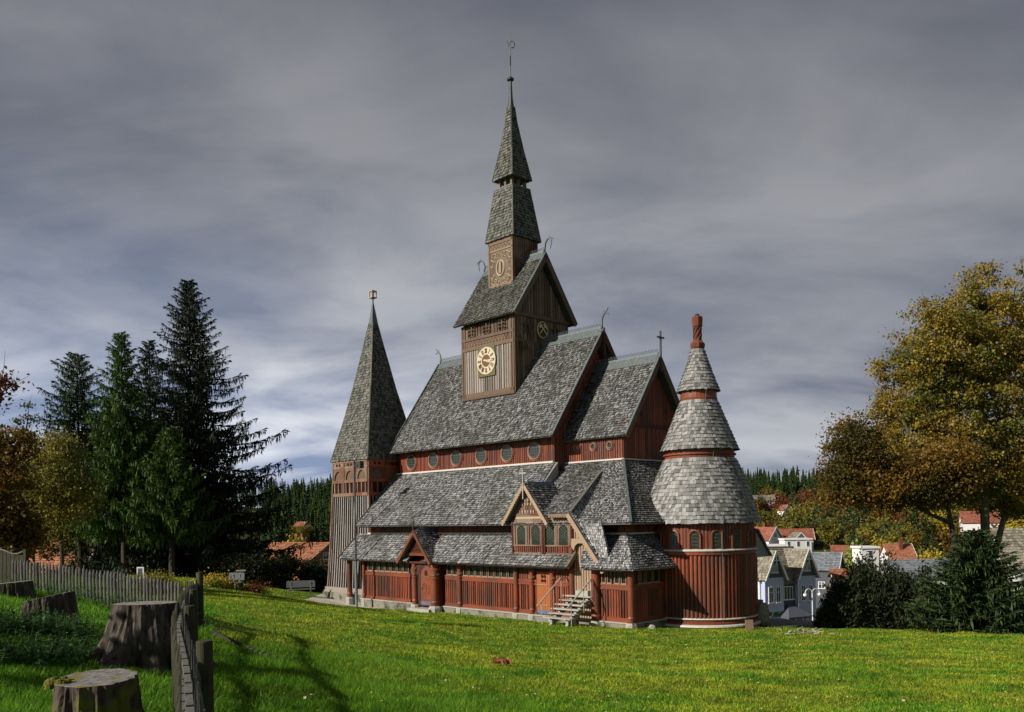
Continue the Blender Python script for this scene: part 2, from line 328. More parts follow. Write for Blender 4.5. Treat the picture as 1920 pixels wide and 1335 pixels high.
def planks(mb, p0, p1, zb, zt, n, w=.14, dep=.035, back=True):
    """upright half-round boards from p0 to p1 (ground points), zb/zt number or function of 0..1; n outward normal"""
    p0 = np.array(p0, float)[:2]; p1 = np.array(p1, float)[:2]; n = np.array([n[0], n[1], 0.]); Lw = np.linalg.norm(p1 - p0); k = max(1, int(round(Lw / w)))
    fb = zb if callable(zb) else (lambda t: zb); ft = zt if callable(zt) else (lambda t: zt)
    for i in range(k):
        t0, t1 = i / k, (i + 1) / k
        if max(ft(t0) - fb(t0), ft(t1) - fb(t1)) < .04: continue
        g = .085 / k; V = []; dj = dep * random.uniform(.75, 1.25)
        for top in (0, 1):
            for q, d in ((g, 0), (.22 / k, .8), (.5 / k, 1), (.78 / k, .8), (1 / k - g, 0)):
                t = t0 + q; p = p0 + (p1 - p0) * t; z = ft(t) if top else fb(t); z = max(z, fb(t))
                V.append([p[0] + n[0] * d * dj, p[1] + n[1] * d * dj, z])
        mb.add(V, [(j, j + 1, j + 6, j + 5) for j in range(4)] + [(5, 6, 7, 8, 9), (4, 3, 2, 1, 0)])
def wallback(mb, p0, p1, zb, zts, n, th=.12):
    """solid wall behind the boards; zts = list of (t, z) along the top"""
    p0 = np.array(p0, float)[:2]; p1 = np.array(p1, float)[:2]
    P = [[*p0, zb], [*p1, zb]] + [[*(p0 + (p1 - p0) * t), z] for t, z in reversed(zts)]
    mb.prism(P, (-n[0] * th, -n[1] * th, 0))
def crest(mb, p, q, h=.22, step=.22, r=.018):
    p = np.array(p, float); q = np.array(q, float); L_ = np.linalg.norm(q - p); k = int(L_ / step); d = (q - p) / L_
    for i in range(k):
        c = p + d * (i + .5) * L_ / k; A = np.linspace(-.2, math.pi + .2, 8); R = h * .5
        mb.tube([c + d * R * .85 * math.cos(a) + np.array([0, 0, R * .9 + R * math.sin(a)]) for a in A], r, 4)
        mb.tube([c - d * R * .8 , c + d * R * .2 + np.array([0, 0, R])], r, 4)
def barge(mb, p, q, out, w=.24, th=.05, scal=.18, amp=.05):
    """bargeboard along p->q with a scalloped lower edge; out = horizontal outward normal"""
    p = np.array(p, float); q = np.array(q, float); d = q - p; L_ = np.linalg.norm(d); d /= L_; out = np.array(out, float); dn = np.cross(d, out); dn = dn if dn[2] < 0 else -dn
    k = max(2, int(L_ / scal)); low = []
    for i in range(k):
        for t, a in ((0, 0), (.25, .8), (.5, 1), (.75, .8)): low.append(p + d * (i + t) * L_ / k + dn * (w - amp + amp * a))
    low.append(q + dn * (w - amp))
    mb.prism([p] + low + [q], out * th)
# ------------------------------------------------------------------ terrain
CP = np.array([(0, 0, 3.3), (-3, 0, 3.4), (3, 0, 3.2), (10, 0, 3), (-10, 0, 3.7), (-2.6, 7.3, 2.95), (-4.4, 9, 2.95), (-4.1, 11, 2.8), (-5.8, 13.5, 2.85), (-5.7, 15.6, 2.65),
 (-7.8, 21.7, 2.35), (-8.7, 17, 3.05), (-12, 21, 3.35), (-8.7, 22.5, 2.5), (-11, 24, 2.75), (-14, 25.5, 3.1), (-17, 27, 3.25), (-22, 28, 3.3), (-1.5, 7, 2.75), (0, 13, 2.1), (2, 20, 1.45),
 (0, 30, .6), (5, 37, -.02), (10, 30, .3), (10, 37, -.22), (15, 20, 1.2), (20, 30, .1), (25, 38, -.4), (8, 12, 2), (-3, 20, 1.9), (-3, 32, .9), (-5, 45, .0), (-12, 45, .95), (-17, 46, 1.4),
 (-20, 58, 1.2), (-14, 52, .55), (-12.5, 57, -.3), (-10, 55.5, -.55), (-9.4, 60, -.65), (0, 45, -.3), (5, 50, -.5), (0, 60, -.8), (5.5, 40.5, -.25), (9.6, 40.5, -.37), (13, 42, -.5), (14, 47, -1),
 (18, 55, -1.75), (22, 41, -.75), (30, 42, -1), (25, 60, -3.2), (22, 75, -6), (30, 85, -8), (40, 60, -4), (-25, 80, -1.5), (-20, 95, -3.5), (-40, 60, 1.5), (-35, 40, 2.6), (-25, 30, 3.1), (40, 20, .5), (-40, 0, 4), (40, 0, 2), (0, 90, -4), (10, -30, 4), (-10, -30, 4.5)], float)
def _U(r2): return .5 * r2 * np.log(r2 + 1e-9)
_n = len(CP); _K = _U(((CP[:, None, :2] - CP[None, :, :2]) ** 2).sum(2)) + np.eye(_n) * 2.0
_P = np.concatenate([np.ones((_n, 1)), CP[:, :2]], 1); _A = np.block([[_K, _P], [_P.T, np.zeros((3, 3))]]); _w = np.linalg.solve(_A, np.concatenate([CP[:, 2], [0, 0, 0]]))
def ground(x, y):
    x = np.atleast_1d(np.asarray(x, float)); y = np.atleast_1d(np.asarray(y, float)); out = np.empty(len(x))
    for i in range(0, len(x), 100000):
        a, b = x[i:i + 100000], y[i:i + 100000]
        out[i:i + 100000] = _U((a[:, None] - CP[:, 0]) ** 2 + (b[:, None] - CP[:, 1]) ** 2) @ _w[:_n] + _w[_n] + _w[_n + 1] * a + _w[_n + 2] * b
    r = np.hypot(x, y); s1 = np.clip((r - 75) / 35, 0, 1); s1 = s1 * s1 * (3 - 2 * s1)
    h = np.clip((r - 170) / 380, 0, 1); far = -9.5 + 25 * h * h * (3 - 2 * h) + np.clip(r - 550, 0, 500) * .018 + 2.5 * np.sin(x * .011 + 1) * h
    back = y < 0; far = np.where(back, 3 + 0 * far, far)
    bump = .03 * np.sin(x * 1.3 + y * .7) * np.sin(y * 1.1 - x * .4) + .02 * np.sin(x * 3.1) * np.sin(y * 2.7)
    return (out * (1 - s1) + far * s1) + bump * (r < 60)
def gz(x, y): return float(ground(x, y)[0])
rr = np.concatenate([[0.01], np.geomspace(1.2, 1600, 170)]); ang = np.linspace(0, 2 * math.pi, 401)[:-1]
RR, AA = np.meshgrid(rr, ang, indexing='ij'); gx = (RR * np.cos(AA)).ravel(); gy = (RR * np.sin(AA)).ravel()
gm = MB(); k = len(ang); ii = np.arange(len(rr) - 1)[:, None] * k; jj = np.arange(k)[None]; j2 = (jj + 1) % k
gm.add(np.stack([gx, gy, ground(gx, gy)], 1), np.stack([(ii + jj), (ii + k + jj), (ii + k + j2), (ii + j2)], 2).reshape(-1, 4))
tag(gm.build('ground', 'turf', smooth=True), 'grass-covered ground falling away to the village valley', 'ground', kind='structure')
def ray(px, py):
    a = px - 960; b = HY - py; c, s = math.cos(ROLL), math.sin(ROLL); return ((a * c + b * s) / F_PX, (-a * s + b * c) / F_PX)
def at(px, py, y): r = ray(px, py); return (r[0] * y, y, 5 + r[1] * y)
def patch(name, m, poly, lift, label, n=60):
    P = np.array(poly, float); x0, y0 = P.min(0); x1, y1 = P.max(0); X, Y = np.meshgrid(np.linspace(x0, x1, n), np.linspace(y0, y1, n))
    cx, cy = X.ravel(), Y.ravel(); ins = np.zeros(len(cx), bool)
    for i in range(len(P)):
        a, b = P[i], P[(i + 1) % len(P)]; c = ((a[1] > cy) != (b[1] > cy)) & (cx < (b[0] - a[0]) * (cy - a[1]) / (b[1] - a[1] + 1e-12) + a[0]); ins ^= c
    F = []; ins = ins.reshape(n, n).astype(int)
    for i in range(n - 1):
        for j in range(n - 1):
            if ins[i, j] + ins[i + 1, j] + ins[i, j + 1] + ins[i + 1, j + 1] >= 3: F.append((i * n + j, i * n + j + 1, (i + 1) * n + j + 1, (i + 1) * n + j))
    mb = MB(); mb.add(np.stack([cx, cy, ground(cx, cy) + lift], 1), F); return tag(mb.build(name, m, smooth=True), label, None, kind='structure')
patch('path', 'path', [(12.6, 42.2), (15, 43.6), (20, 50), (17.5, 53.5), (15.5, 52.8), (13.5, 51), (11.8, 46)], .05, 'grey cobbled path curving behind the round apse')
patch('paving', 'paving', [(-13.5, 55.3), (-9.6, 54), (-6.5, 55.4), (-6.5, 60), (-8, 66), (-14, 66)], .05, 'pale paving at the foot of the bell tower')
# ------------------------------------------------------------------ the church (local x = across, y = along the nave away from us)
PHI = rad(44.11); C0 = (5.53, 40.93, 0)
ch = thing('stave_church', 'red-brown wooden stave church with grey shingle roofs and a tall clock spire', 'church', C0, PHI)
AX = 6.94
def P(name, m, mb, label=None, parent=ch, smooth=False): return mb.build(name, m, parent, smooth, label)
Sn, En = (-1, 0), (0, -1)           # outward normals of the long side and of the near end
# plinth
mb = MB(); mb.bb((-.22, -.22, -1.4), (9, 22, -.06)); mb.bb((9, 1.2, -1.6), (14.1, 21.98, -.06)); P('plinth', 'stone', mb)
mb = MB(); mb.bb((-.26, -.26, -.06), (9, 22.05, .0)); P('plinth_coping', 'stone_pale', mb)
def gallery_side(p0, p1, n, wins, gaps, doors=()):
    """lower wall: bottom rail, boards, mid rail, window band; along p0->p1"""
    p0 = np.array(p0, float); p1 = np.array(p1, float); Lw = np.linalg.norm(p1 - p0); d = (p1 - p0) / Lw; nn = np.array(n, float)
    def seg(a, b): return p0 + d * a, p0 + d * b
    w = MB(); q = MB(); r = MB()
    wallback(w, p0, p1, 0, [(0, 2.75), (1, 2.75)], n, .14)
    spans = []; cur = 0
    for a, b in sorted(gaps): spans.append((cur, a)); cur = b
    spans.append((cur, Lw))
    for a, b in spans:
        if b - a < .15: continue
        A, B = seg(a, b); q = MB(); r = MB(); planks(q, A, B, .2, 1.52, n, .165, .075); P('board_cladding', 'red_wood', q)
        for z0, z1, o in ((0, .10, .10), (.10, .2, .07), (1.52, 1.60, .09), (1.60, 1.72, .06), (1.72, 1.79, .08)):
            c = (A + B) / 2 + nn * o / 2; r.box((c[0], c[1], (z0 + z1) / 2), (abs(B - A)[0] + abs(nn[0]) * (o + .02), abs(B - A)[1] + abs(nn[1]) * (o + .02), z1 - z0))
        lo = MB(); lo.v, lo.f, lo.mi = r.v[:2], r.f[:2], r.mi[:2]; P('bottom_rail', 'red_wood', lo); hi = MB(); hi.v, hi.mi = r.v[2:], r.mi[2:]; hi.f = [f - 16 for f in r.f[2:]]; P('wall_rail', 'red_wood', hi)
    for a, b, kind in wins:
        if kind == 'b':
            A, B = seg(a, b); q = MB(); planks(q, A, B, 1.79, 2.5, n, .155, .045); P('board_cladding', 'red_wood', q)
    P('gallery_wall', 'red_dark', w)
    for a, b, kind in wins:
        if kind == 'b': continue
        k = kind; wd = (b - a) / k
        for i in range(k):
            A, B = seg(a + i * wd + .03, a + (i + 1) * wd - .03); f = MB(); g = MB(); C = (A + B) / 2; hw = (wd - .06) / 2
            for sgn in (-1, 1): c = C + d * sgn * (hw - .03) + nn * .04; f.box((*c, 2.12), (.05 + abs(nn[0]) * .05, .05 + abs(nn[1]) * .05, .66))
            for z in (1.82, 2.46): c = C + nn * .05; f.box((*c, z), (abs(d[0]) * hw * 2 + abs(nn[0]) * .1, abs(d[1]) * hw * 2 + abs(nn[1]) * .1, .06))
            c = C + nn * .012; g.box((*c, 2.14), (abs(d[0]) * (hw * 2 - .08) + abs(nn[0]) * .02, abs(d[1]) * (hw * 2 - .08) + abs(nn[1]) * .02, .58))
            o = P('gallery_window', 'tan_wood', f); P('pane', 'glass', g, parent=o)
            s_ = MB(); c = C + nn * .085; s_.box((*c, 1.80), (abs(d[0]) * hw * 2 + abs(nn[0]) * .05, abs(d[1]) * hw * 2 + abs(nn[1]) * .05, .03)); P('sill', 'trim_wood', s_, parent=o)
gallery_side((0, 21.7), (0, 3.7), Sn, [(.35, 4.75, 7), (8.3, 9.35, 2), (9.75, 13.95, 8), (14.2, 15.2, 'b'), (16.75, 17.9, 'b')], [(4.85, 8.1), (15.6, 16.7)])
gallery_side((0, 2.0), (0, 0.0), Sn, [(.25, .95, 2), (1.05, 1.85, 2)], [])
gallery_side((0, 0), (3.4, 0), En, [(.45, 2.2, 3)], [])
mb = MB(); wallback(mb, (0, 21.7), (13.8, 21.7), 0, [(0, 2.6), (.1, 4), (.9, 4), (1, 2.6)], (0, 1)); P('gallery_wall', 'red_dark', mb)
mb = MB(); mb.bb((13.7, 1.4, -.06), (13.88, 21.6, 2.6)); mb.bb((9, 1.4, -.06), (13.7, 1.6, 2.6)); P('gallery_wall', 'red_dark', mb)
def column(x, y, r, z0, z1, cap=True, name='column', dark=False):
    pr = [(r * 1.12, z0), (r * 1.12, z0 + .16), (r * 1.22, z0 + .2), (r * 1.12, z0 + .25), (r, z0 + .3)]
    if cap: pr += [(r, z1 - .86), (r * 1.14, z1 - .84), (r * 1.14, z1 - .78), (r, z1 - .76), (r * .98, z1 - .72), (r * 1.12, z1 - .66), (r * 1.02, z1 - .56), (r * 1.02, z1 - .3), (r * 1.14, z1 - .26), (r * 1.14, z1 - .18), (r, z1 - .16)]
    pr += [(r, z1)]
    mb = MB(); mb.lathe(pr, (x, y, 0), 18); o = P(name, 'red_wood', mb, smooth=False)
    if cap:
        for zz, up in ((z1 - .62, 1), (z1 - .20, -1)):
            c = MB()
            for i in range(9):
                a = i * 2 * math.pi / 9; T = np.linspace(-.33, .33, 5)
                c.tube([(x + (r * 1.09) * math.cos(a + t), y + r * 1.09 * math.sin(a + t), zz + up * .10 * (1 - (t / .33) ** 2)) for t in T], .018, 4)
            P('capital_carving', 'trim_wood', c, parent=o)
    f = MB(); f.lathe([(r * 1.7, -1.2), (r * 1.7, z0 - .12), (r * 1.35, z0)], (x, y, 0), 8); P('footing_stone', 'stone_pale', f, parent=o)
for s_, r_, c_ in ((23.4, .17, False), (21.72, .12, False), (16.45, .13, True), (12.2, .15, True), (7.6, .14, False), (6.42, .14, True), (4.95, .14, True)): column(-.10, s_, r_, .0, 2.5, c_)
column(-.5, 15.85, .17, 0, 2.4); column(-.5, 13.95, .24, 0, 2.4)
column(-.12, 3.58, .15, 0, 5.1, False); column(-.14, 2.02, .22, .0, 3.2, False); column(-.06, -.06, .17, 0, 2.5, False)
# porch of the arched door
pd = -.5
mb = MB(); mb.bb((pd, 13.75, 0), (0, 14.25, 2.5)); mb.bb((pd + .05, 15.55, 0), (0, 16.1, 2.5)); mb.bb((pd, 14.25, -.06), (0, 15.55, 0)); P('porch_side', 'red_dark', mb)
mb = MB(); mb.bb((-1.05, 13.9, -.55), (-.2, 16.0, -.18)); mb.bb((-1.4, 13.8, -.75), (-1.05, 16.6, -.5)); P('door_step', 'stone_pale', mb)
dr = MB(); A = np.linspace(0, math.pi, 15); dw = .52; dc = 14.88
dr.prism([(-.42, dc + dw, -.05), (-.42, dc - dw, -.05)] + [(-.42, dc - dw * math.cos(a), 1.72 + dw * math.sin(a)) for a in A], (.1, 0, 0)); door = P('arched_door', 'red_wood', dr, 'arched plank door with curling iron strapwork')
fr = MB(); fr.tube([(-.44, dc + dw + .05, -.05)] + [(-.44, dc + (dw + .05) * math.cos(a), 1.72 + (dw + .05) * math.sin(a)) for a in A] + [(-.44, dc - dw - .05, -.05)], .035, 6); P('door_frame', 'lead', fr, parent=door)
ar = MB(); Ao = np.linspace(0, math.pi, 15); ar.prism([(-.5, dc + .6 * math.cos(a), 1.72 + .62 * math.sin(a)) for a in Ao] + [(-.5, dc + 1.1 * math.cos(a), 1.72 + .95 * math.sin(a)) for a in Ao[::-1]], (.14, 0, 0)); P('arch_panel', 'red_dark', ar, parent=door)
iw = MB(); T = np.linspace(0, 2 * math.pi, 24)
iw.tube([(-.43, dc + .36 * math.cos(t), .95 + .36 * math.sin(t)) for t in T], .014, 4)
for sg in (-1, 1):
    iw.tube([(-.43, dc + sg * (.42 - .25 * t), 1.72 - .5 * t + .25 * t * t) for t in np.linspace(0, 1, 8)], .012, 4)
    iw.tube([(-.43, dc + sg * .12 * math.cos(t) + sg * .1, .95 + .24 * math.sin(t)) for t in np.linspace(0, 4.6, 14)], .012, 4)
for z in (.38, 1.62): iw.beam((-.43, dc - .45, z), (-.43, dc + .45, z), .02, .05)
iw.beam((-.43, dc - .3, .7), (-.43, dc + .25, 1.25), .02, .03); P('iron_strapwork', 'tan_wood', iw, parent=door)
gl = MB(); gl.prism([(-.435, dc + .13, 1.72), (-.435, dc - .13, 1.72)] + [(-.435, dc - .13 * math.cos(a), 1.9 + .14 * math.sin(a)) for a in A], (.02, 0, 0)); P('pane', 'glass', gl, parent=door)
kp = MB(); kp.bb((-.445, dc - .5, -.03), (-.42, dc + .5, .2)); P('kick_plate', 'blue_lead', kp, parent=door)
hd = MB(); hd.tube([(-.44, dc + .40, .98), (-.5, dc + .40, .98), (-.5, dc + .30, .98)], .015, 5); P('handle', 'dark_steel', hd, parent=door)
def south_gable(s0, s1, sa, ze, za, x, wallx, back_x, rname, zbeam, lattice=False, trim='trim_wood', dark=False):
    """gable facing the lawn with two shingle slopes running back into the main roof"""
    mb = MB(); e = .04
    bx = back_x
    shingles(mb, (x, s0, ze), (bx, s0, ze), (bx, sa, za), (x, sa, za), .15, .12) if 0 else None
    shingles(mb, (bx, s1, ze), (x, s1, ze), (x, sa, za), (bx, sa, za), .15, .12)
    shingles(mb, (x, s0, ze), (bx, s0, ze), (bx, sa, za), (x, sa, za), .15, .12)
    roof = P(rname, 'shingle_mid', mb)
    b = MB(); barge(b, (x - .02, s1, ze - .02), (x - .02, sa, za + .02), (-1, 0, 0), .2, .05, .16, .05); barge(b, (x - .02, s0, ze - .02), (x - .02, sa, za + .02), (-1, 0, 0), .2, .05, .16, .05); P('bargeboard', trim, b, parent=roof)
    w = MB(); sl = (za - ze) / (sa - s0); zi = za - .12
    a0 = sa - (zi - zbeam) / sl; a1 = sa + (zi - zbeam) / ((za - ze) / (s1 - sa)); w.prism([(wallx, a1, zbeam), (wallx, a0, zbeam), (wallx, sa, zi)], (.1, 0, 0)); P('gable_wall', 'red_dark' if lattice else 'red_wood', w)
    q = MB()
    if not lattice: planks(q, (wallx, a1), (wallx, a0), zbeam, lambda t: zbeam + (zi - zbeam) * (1 - abs((a1 + (a0 - a1) * t - sa)) / max(a1 - sa, sa - a0)) - .05, Sn, .13, .04)
    else:
        for k in range(-5, 6):
            y = sa + k * .13; h = (zi - zbeam) * (1 - abs(k * .13) / (a1 - sa))
            if h > .1: q.beam((wallx - .02, y - .12, zbeam), (wallx - .02, y + .12 * (1 if h > .3 else .4), zbeam + h * .8), .03, .03, (1, 0, 0)); q.beam((wallx - .03, y + .12, zbeam), (wallx - .03, y - .12, zbeam + h * .8), .03, .03, (1, 0, 0))
    P('gable_boards', 'red_wood' if lattice else 'tan_wood', q)
    r = MB(); r.bb((wallx - .06, a0 - .05, zbeam - .12), (wallx + .02, a1 + .05, zbeam)); r.bb((wallx - .09, a0 - .08, zbeam - .02), (wallx + .02, a1 + .08, zbeam + .03)); P('gable_beam', 'red_wood' if lattice else 'tan_wood', r)
    cap_ = MB(); cap_.slab((x + .25, sa - .13, za - .13), (bx, sa - .13, za - .13), (bx, sa, za + .07), (x + .25, sa, za + .07), .02); cap_.slab((bx, sa + .13, za - .13), (x + .25, sa + .13, za - .13), (x + .25, sa, za + .07), (bx, sa, za + .07), .02)
    crest(cap_, (x + .3, sa, za + .05), (bx - .1, sa, za + .05), .14, .16, .012); P('ridge_crest', 'blue_lead', cap_, parent=roof)
    return roof
r1 = south_gable(13.75, 17.05, 15.3, 2.52, 4.42, -.95, -.62, .7, 'porch_roof', 3.02, True, 'red_wood')
mb = MB(); mb.beam((-1.0, 15.3, 3.95), (-1.0, 15.3, 4.95), .05, .05, (1, 0, 0)); mb.beam((-1.0, 15.15, 4.8), (-1.0, 15.45, 4.8), .05, .05); P('finial', 'dark_steel', mb, parent=r1)
# plain orange door, chancel stair and stair porch
dr = MB(); planks(dr, (-.06, 6.08), (-.06, 5.15), .05, 2.2, Sn, .155, .02); dr.bb((-.06, 5.13, .05), (0, 6.1, 2.22)); od = P('plank_door', 'orange_door_wood', dr, 'plain orange plank door with a four-lobed opening')
h_ = MB()
for z in (.5, 1.55): h_.beam((-.1, 5.3, z), (-.1, 6.1, z), .02, .04)
P('hinge', 'trim_wood', h_, parent=od)
h_ = MB()
for a, b in ((-.11, 0.12), (.11, .12), (-.11, -.12), (.11, -.12)): h_.lathe([(.075, 0), (.075, .02)], (0, 0, 0), 10)
V = []
h_ = MB()
for a, b in ((-.1, .11), (.1, .11), (-.1, -.11), (.1, -.11)): h_.prism([(-.105, 5.6 + a + .075 * math.cos(t), 1.88 + b + .085 * math.sin(t)) for t in np.linspace(0, 2 * math.pi, 11)[:-1]], (.02, 0, 0))
P('opening', 'gap', h_, parent=od)
kp = MB(); kp.bb((-.10, 5.16, .05), (-.05, 6.06, .26)); P('kick_plate', 'blue_lead', kp, parent=od)
st = MB()
for i in range(6):
    x = -1.75 + i * .29; z = .2 + i * .19; st.bb((x - .2, 2.1, z - .055), (x + .14, 3.9, z))
stairs = P('outside_stair', 'stone_pale', st, 'pale stone-tread outside stair up to the chancel')
st = MB()
for s_ in (2.45, 3.5): st.beam((-2.0, s_, -.35), (-.3, s_, .82), .16, .16); [st.bb((-1.8 + i * .29, s_ - .08, -.15 + i * .19), (-1.66 + i * .29, s_ + .08, .15 + i * .19)) for i in range(6)]
P('stringer', 'stone_pale', st, parent=stairs)
for s_, sh in ((3.98, 0), (2.02, 0)):
    h_ = MB(); h_.tube([(-2.25, s_, .72), (-.55, s_, 1.98), (-.12, s_, 1.98), (-.02, s_, 1.7)], .036, 6); h_.tube([(-1.95, s_, .9), (-1.95, s_, -.3)], .02, 6); h_.tube([(-1.05, s_, 1.55), (-1.05, s_, .4)], .02, 6); h_.tube([(-.5, s_, 1.95), (-.5, s_, 1.0)], .02, 6); P('handrail', 'stone_pale', h_, parent=stairs)
mb = MB(); mb.bb((-.32, 2.4, 1.15), (-.02, 3.2, 1.4)); P('top_step', 'stone_pale', mb, parent=stairs)
mb = MB(); mb.bb((-.06, 1.9, -.1), (.1, 3.7, 4.9)); P('porch_wall', 'red_dark', mb)
mb = MB(); planks(mb, (-.06, 3.5), (-.06, 1.15), lambda t: .02 if t < .72 else 2.7, lambda t: 5.0 - t * 2.35 * 1.1, Sn, .17, .04); P('porch_boards', 'trim_wood', mb)
mb = MB(); mb.prism([(-.3, 3.45, 3.95), (-.3, 3.45, 3.55)] + [(-.3, 3.28 - .35 * (1 - math.cos(a)), 3.35 + .38 * math.sin(a)) for a in np.linspace(0, 1.5, 7)] + [(-.3, 2.35, 3.72), (-.3, 2.28, 3.95)], (.1, 0, 0)); P('arch_bracket', 'trim_wood', mb)
# lower lean-to roofs
gr = MB(); ox, zt, zw = -.83, 4.17, 2.56
shingles(gr, (ox, 23.55, zw), (ox, 16.2, zw), (.72, 16.2, zt), (.72, 23.4, zt)); shingles(gr, (ox, 14.6, zw), (ox, 3.35, zw), (.72, 3.2, zt), (.72, 14.6, zt))
shingles(gr, (ox, 2.4, zw), (ox, ox, zw), (.72, .72, zt), (.72, 3.4, zt)); shingles(gr, (ox, ox, zw), (4.6, ox, zw), (4.6, .72, zt), (.72, .72, zt))
shingles(gr, (14.7, .9, zw), (14.7, 23.5, zw), (13.2, 23.4, zt), (13.2, .9, zt), .3, .3); gr.prism([(14.6, 1.0, zw - .06), (13.0, 1.0, zw - .06), (13.0, 1.0, zt - .1)], (0, .1, 0)); P('gallery_roof', 'shingle_mid', gr)
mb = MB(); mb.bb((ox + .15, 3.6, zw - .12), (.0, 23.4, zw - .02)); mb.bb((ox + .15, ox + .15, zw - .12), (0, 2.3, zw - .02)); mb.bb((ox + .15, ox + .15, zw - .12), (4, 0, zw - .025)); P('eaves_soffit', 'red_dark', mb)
mb = MB(); mb.beam((ox - .02, 23.62, zw), (.72, 23.45, zt), .06, .16); P('verge_board', 'tan_wood', mb); mb = MB(); mb.beam((ox + .05, 3.28, zw - .03), (.75, 3.25, zt - .02), .05, .2); P('verge_board', 'tan_wood', mb)
mb = MB(); mb.prism([(ox + .1, 3.4, zw - .05), (.0, 3.4, zw - .1), (.0, 3.4, zt - .7)], (0, .12, 0)); P('gallery_gable', 'red_dark', mb)
# aisle
mb = MB(); mb.bb((.75, .75, 0), (9.5, 22.2, 4.85)); mb.bb((9.5, 1.9, 0), (13.1, 22.18, 4.84)); P('aisle_wall', 'red_dark', mb)
mb = MB(); planks(mb, (.75, 22.2), (.75, 8.2), 4.0, 4.78, Sn, .15, .05); P('aisle_boards', 'red_wood', mb); mb = MB(); planks(mb, (.75, 1.3), (.75, .75), 4.0, 4.78, Sn, .15, .05); planks(mb, (.75, .75), (4.6, .75), 4.0, 4.78, En, .15, .05); P('aisle_boards', 'red_wood', mb)
mb = MB(); mb.bb((.64, .64, zt - .03), (.74, 22.3, zt + .06)); mb.bb((.64, .64, zt - .03), (4.4, .74, zt + .06)); P('drip_board', 'white_line', mb)
ae, az = -.35, 4.70; nk, nz_, ck, cz = 3.12, 8.13, 4.13, 8.07; SW = 22.2
ar = MB(); shingles(ar, (ae, SW, az), (ae, 7.3, az), (nk, 7.6, nz_), (nk, SW, nz_)); shingles(ar, (ae, 7.5, az), (ae, ae, az), (ck, 3.6, cz), (ck, 7.9, cz)); shingles(ar, (ae, ae, az), (9.7, ae, az), (9.7, 3.6, cz), (ck, 3.6, cz))
ar.prism([(ae + .1, 7.4, az), (nk, 7.4, az), (nk, 7.4, nz_ - .03)], (0, .2, 0)); shingles(ar, (14.2, 1.8, az), (14.2, SW, az), (10.76, SW, nz_), (10.76, 3.9, nz_), .3, .3)
P('aisle_roof', 'shingle_mid', ar)
mb = MB(); mb.beam((ae - .02, SW + .05, az - .02), (nk, SW + .05, nz_), .08, .2); P('verge_board', 'lead', mb); mb = MB(); mb.beam((ae, ae, az + .07), (ck, 3.6, cz + .07), .12, .05); P('verge_board', 'lead', mb)
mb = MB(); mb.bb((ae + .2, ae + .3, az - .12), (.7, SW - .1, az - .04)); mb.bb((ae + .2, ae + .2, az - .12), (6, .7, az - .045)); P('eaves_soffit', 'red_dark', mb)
mb = MB(); mb.prism([(.6, SW - .1, 4), (nk + .1, SW - .1, 4), (nk + .1, SW - .1, nz_), (nk, SW - .1, nz_)], (0, .1, 0)); P('aisle_gable', 'tan_wood', mb)
# window dormer over the gallery
dx = -.22
mb = MB(); mb.bb((dx, 5.3, 3.15), (1.6, 7.55, 5.0)); mb.bb((dx, 3.45, 3.15), (1.6, 5.3, 5.1)); P('dormer_wall', 'red_dark', mb)
q = MB(); planks(q, (dx - .01, 7.5), (dx - .01, 5.45), 3.22, 3.55, Sn, .15, .05); P('dormer_boards', 'red_wood', q); q = MB(); planks(q, (dx - .01, 5.15), (dx - .01, 3.6), 3.22, 3.55, Sn, .15, .05); P('dormer_boards', 'red_wood', q)
r = MB()
for a, b in ((5.45, 7.55), (3.55, 5.2)): r.bb((dx - .1, a, 3.55), (dx, b, 3.62)); r.bb((dx - .07, a, 3.15), (dx, b, 3.22)); r.bb((dx - .05, a, 4.78), (dx, b, 5.0))
for s_ in (7.52, 6.46, 5.4, 4.42, 3.55): r.bb((dx - .06, s_ - .05, 3.62), (dx, s_ + .05, 4.8))
P('dormer_frame', 'tan_wood', r)
for s_ in (7.62, 5.27, 5.42): mb = MB(); mb.tube([(dx - .06, s_, 3.12), (dx - .06, s_, 5.0)], .06, 8); P('dormer_post', 'red_dark', mb)
for s_ in (7.0, 5.94, 4.92, 4.0):
    f = MB(); g = MB(); hw = .30; A = np.linspace(0, math.pi, 11)
    f.prism([(dx - .04, s_ + hw + .12, 3.62), (dx - .04, s_ + hw, 3.62)] + [(dx - .04, s_ + hw * math.cos(a), 4.38 + .26 * math.sin(a) * (1 + .12 * math.cos(4 * a))) for a in A] + [(dx - .04, s_ - hw, 3.62), (dx - .04, s_ - hw - .12, 3.62), (dx - .04, s_ - hw - .12, 4.78), (dx - .04, s_ + hw + .12, 4.78)], (.04, 0, 0)); o = P('dormer_window', 'tan_wood', f)
    g.prism([(dx - .015, s_ + hw, 3.62), (dx - .015, s_ - hw, 3.62)] + [(dx - .015, s_ - hw * math.cos(a), 4.38 + .26 * math.sin(a)) for a in A], (.01, 0, 0)); P('pane', 'glass', g, parent=o)
    l = MB()
    for k in range(-4, 6):
        for sg in (-1, 1): l.beam((dx - .02, s_ - sg * .28, 3.75 + k * .16 - .12), (dx - .02, s_ + sg * .28, 3.75 + k * .16 + .26), .008, .012, (1, 0, 0)) if 3.62 < 3.75 + k * .16 + .2 < 4.6 and k > 0 and k < 5 else None
    P('leading', 'lead', l, parent=o)
r2 = south_gable(4.72, 8.15, 6.43, 4.74, 6.86, -.58, dx - .02, 1.7, 'dormer_roof', 5.22, False, 'trim_wood')
mb = MB(); mb.bb((dx - .06, 5.5, 4.98), (dx + .02, 7.4, 5.16)); P('carved_frieze', 'carve', mb)
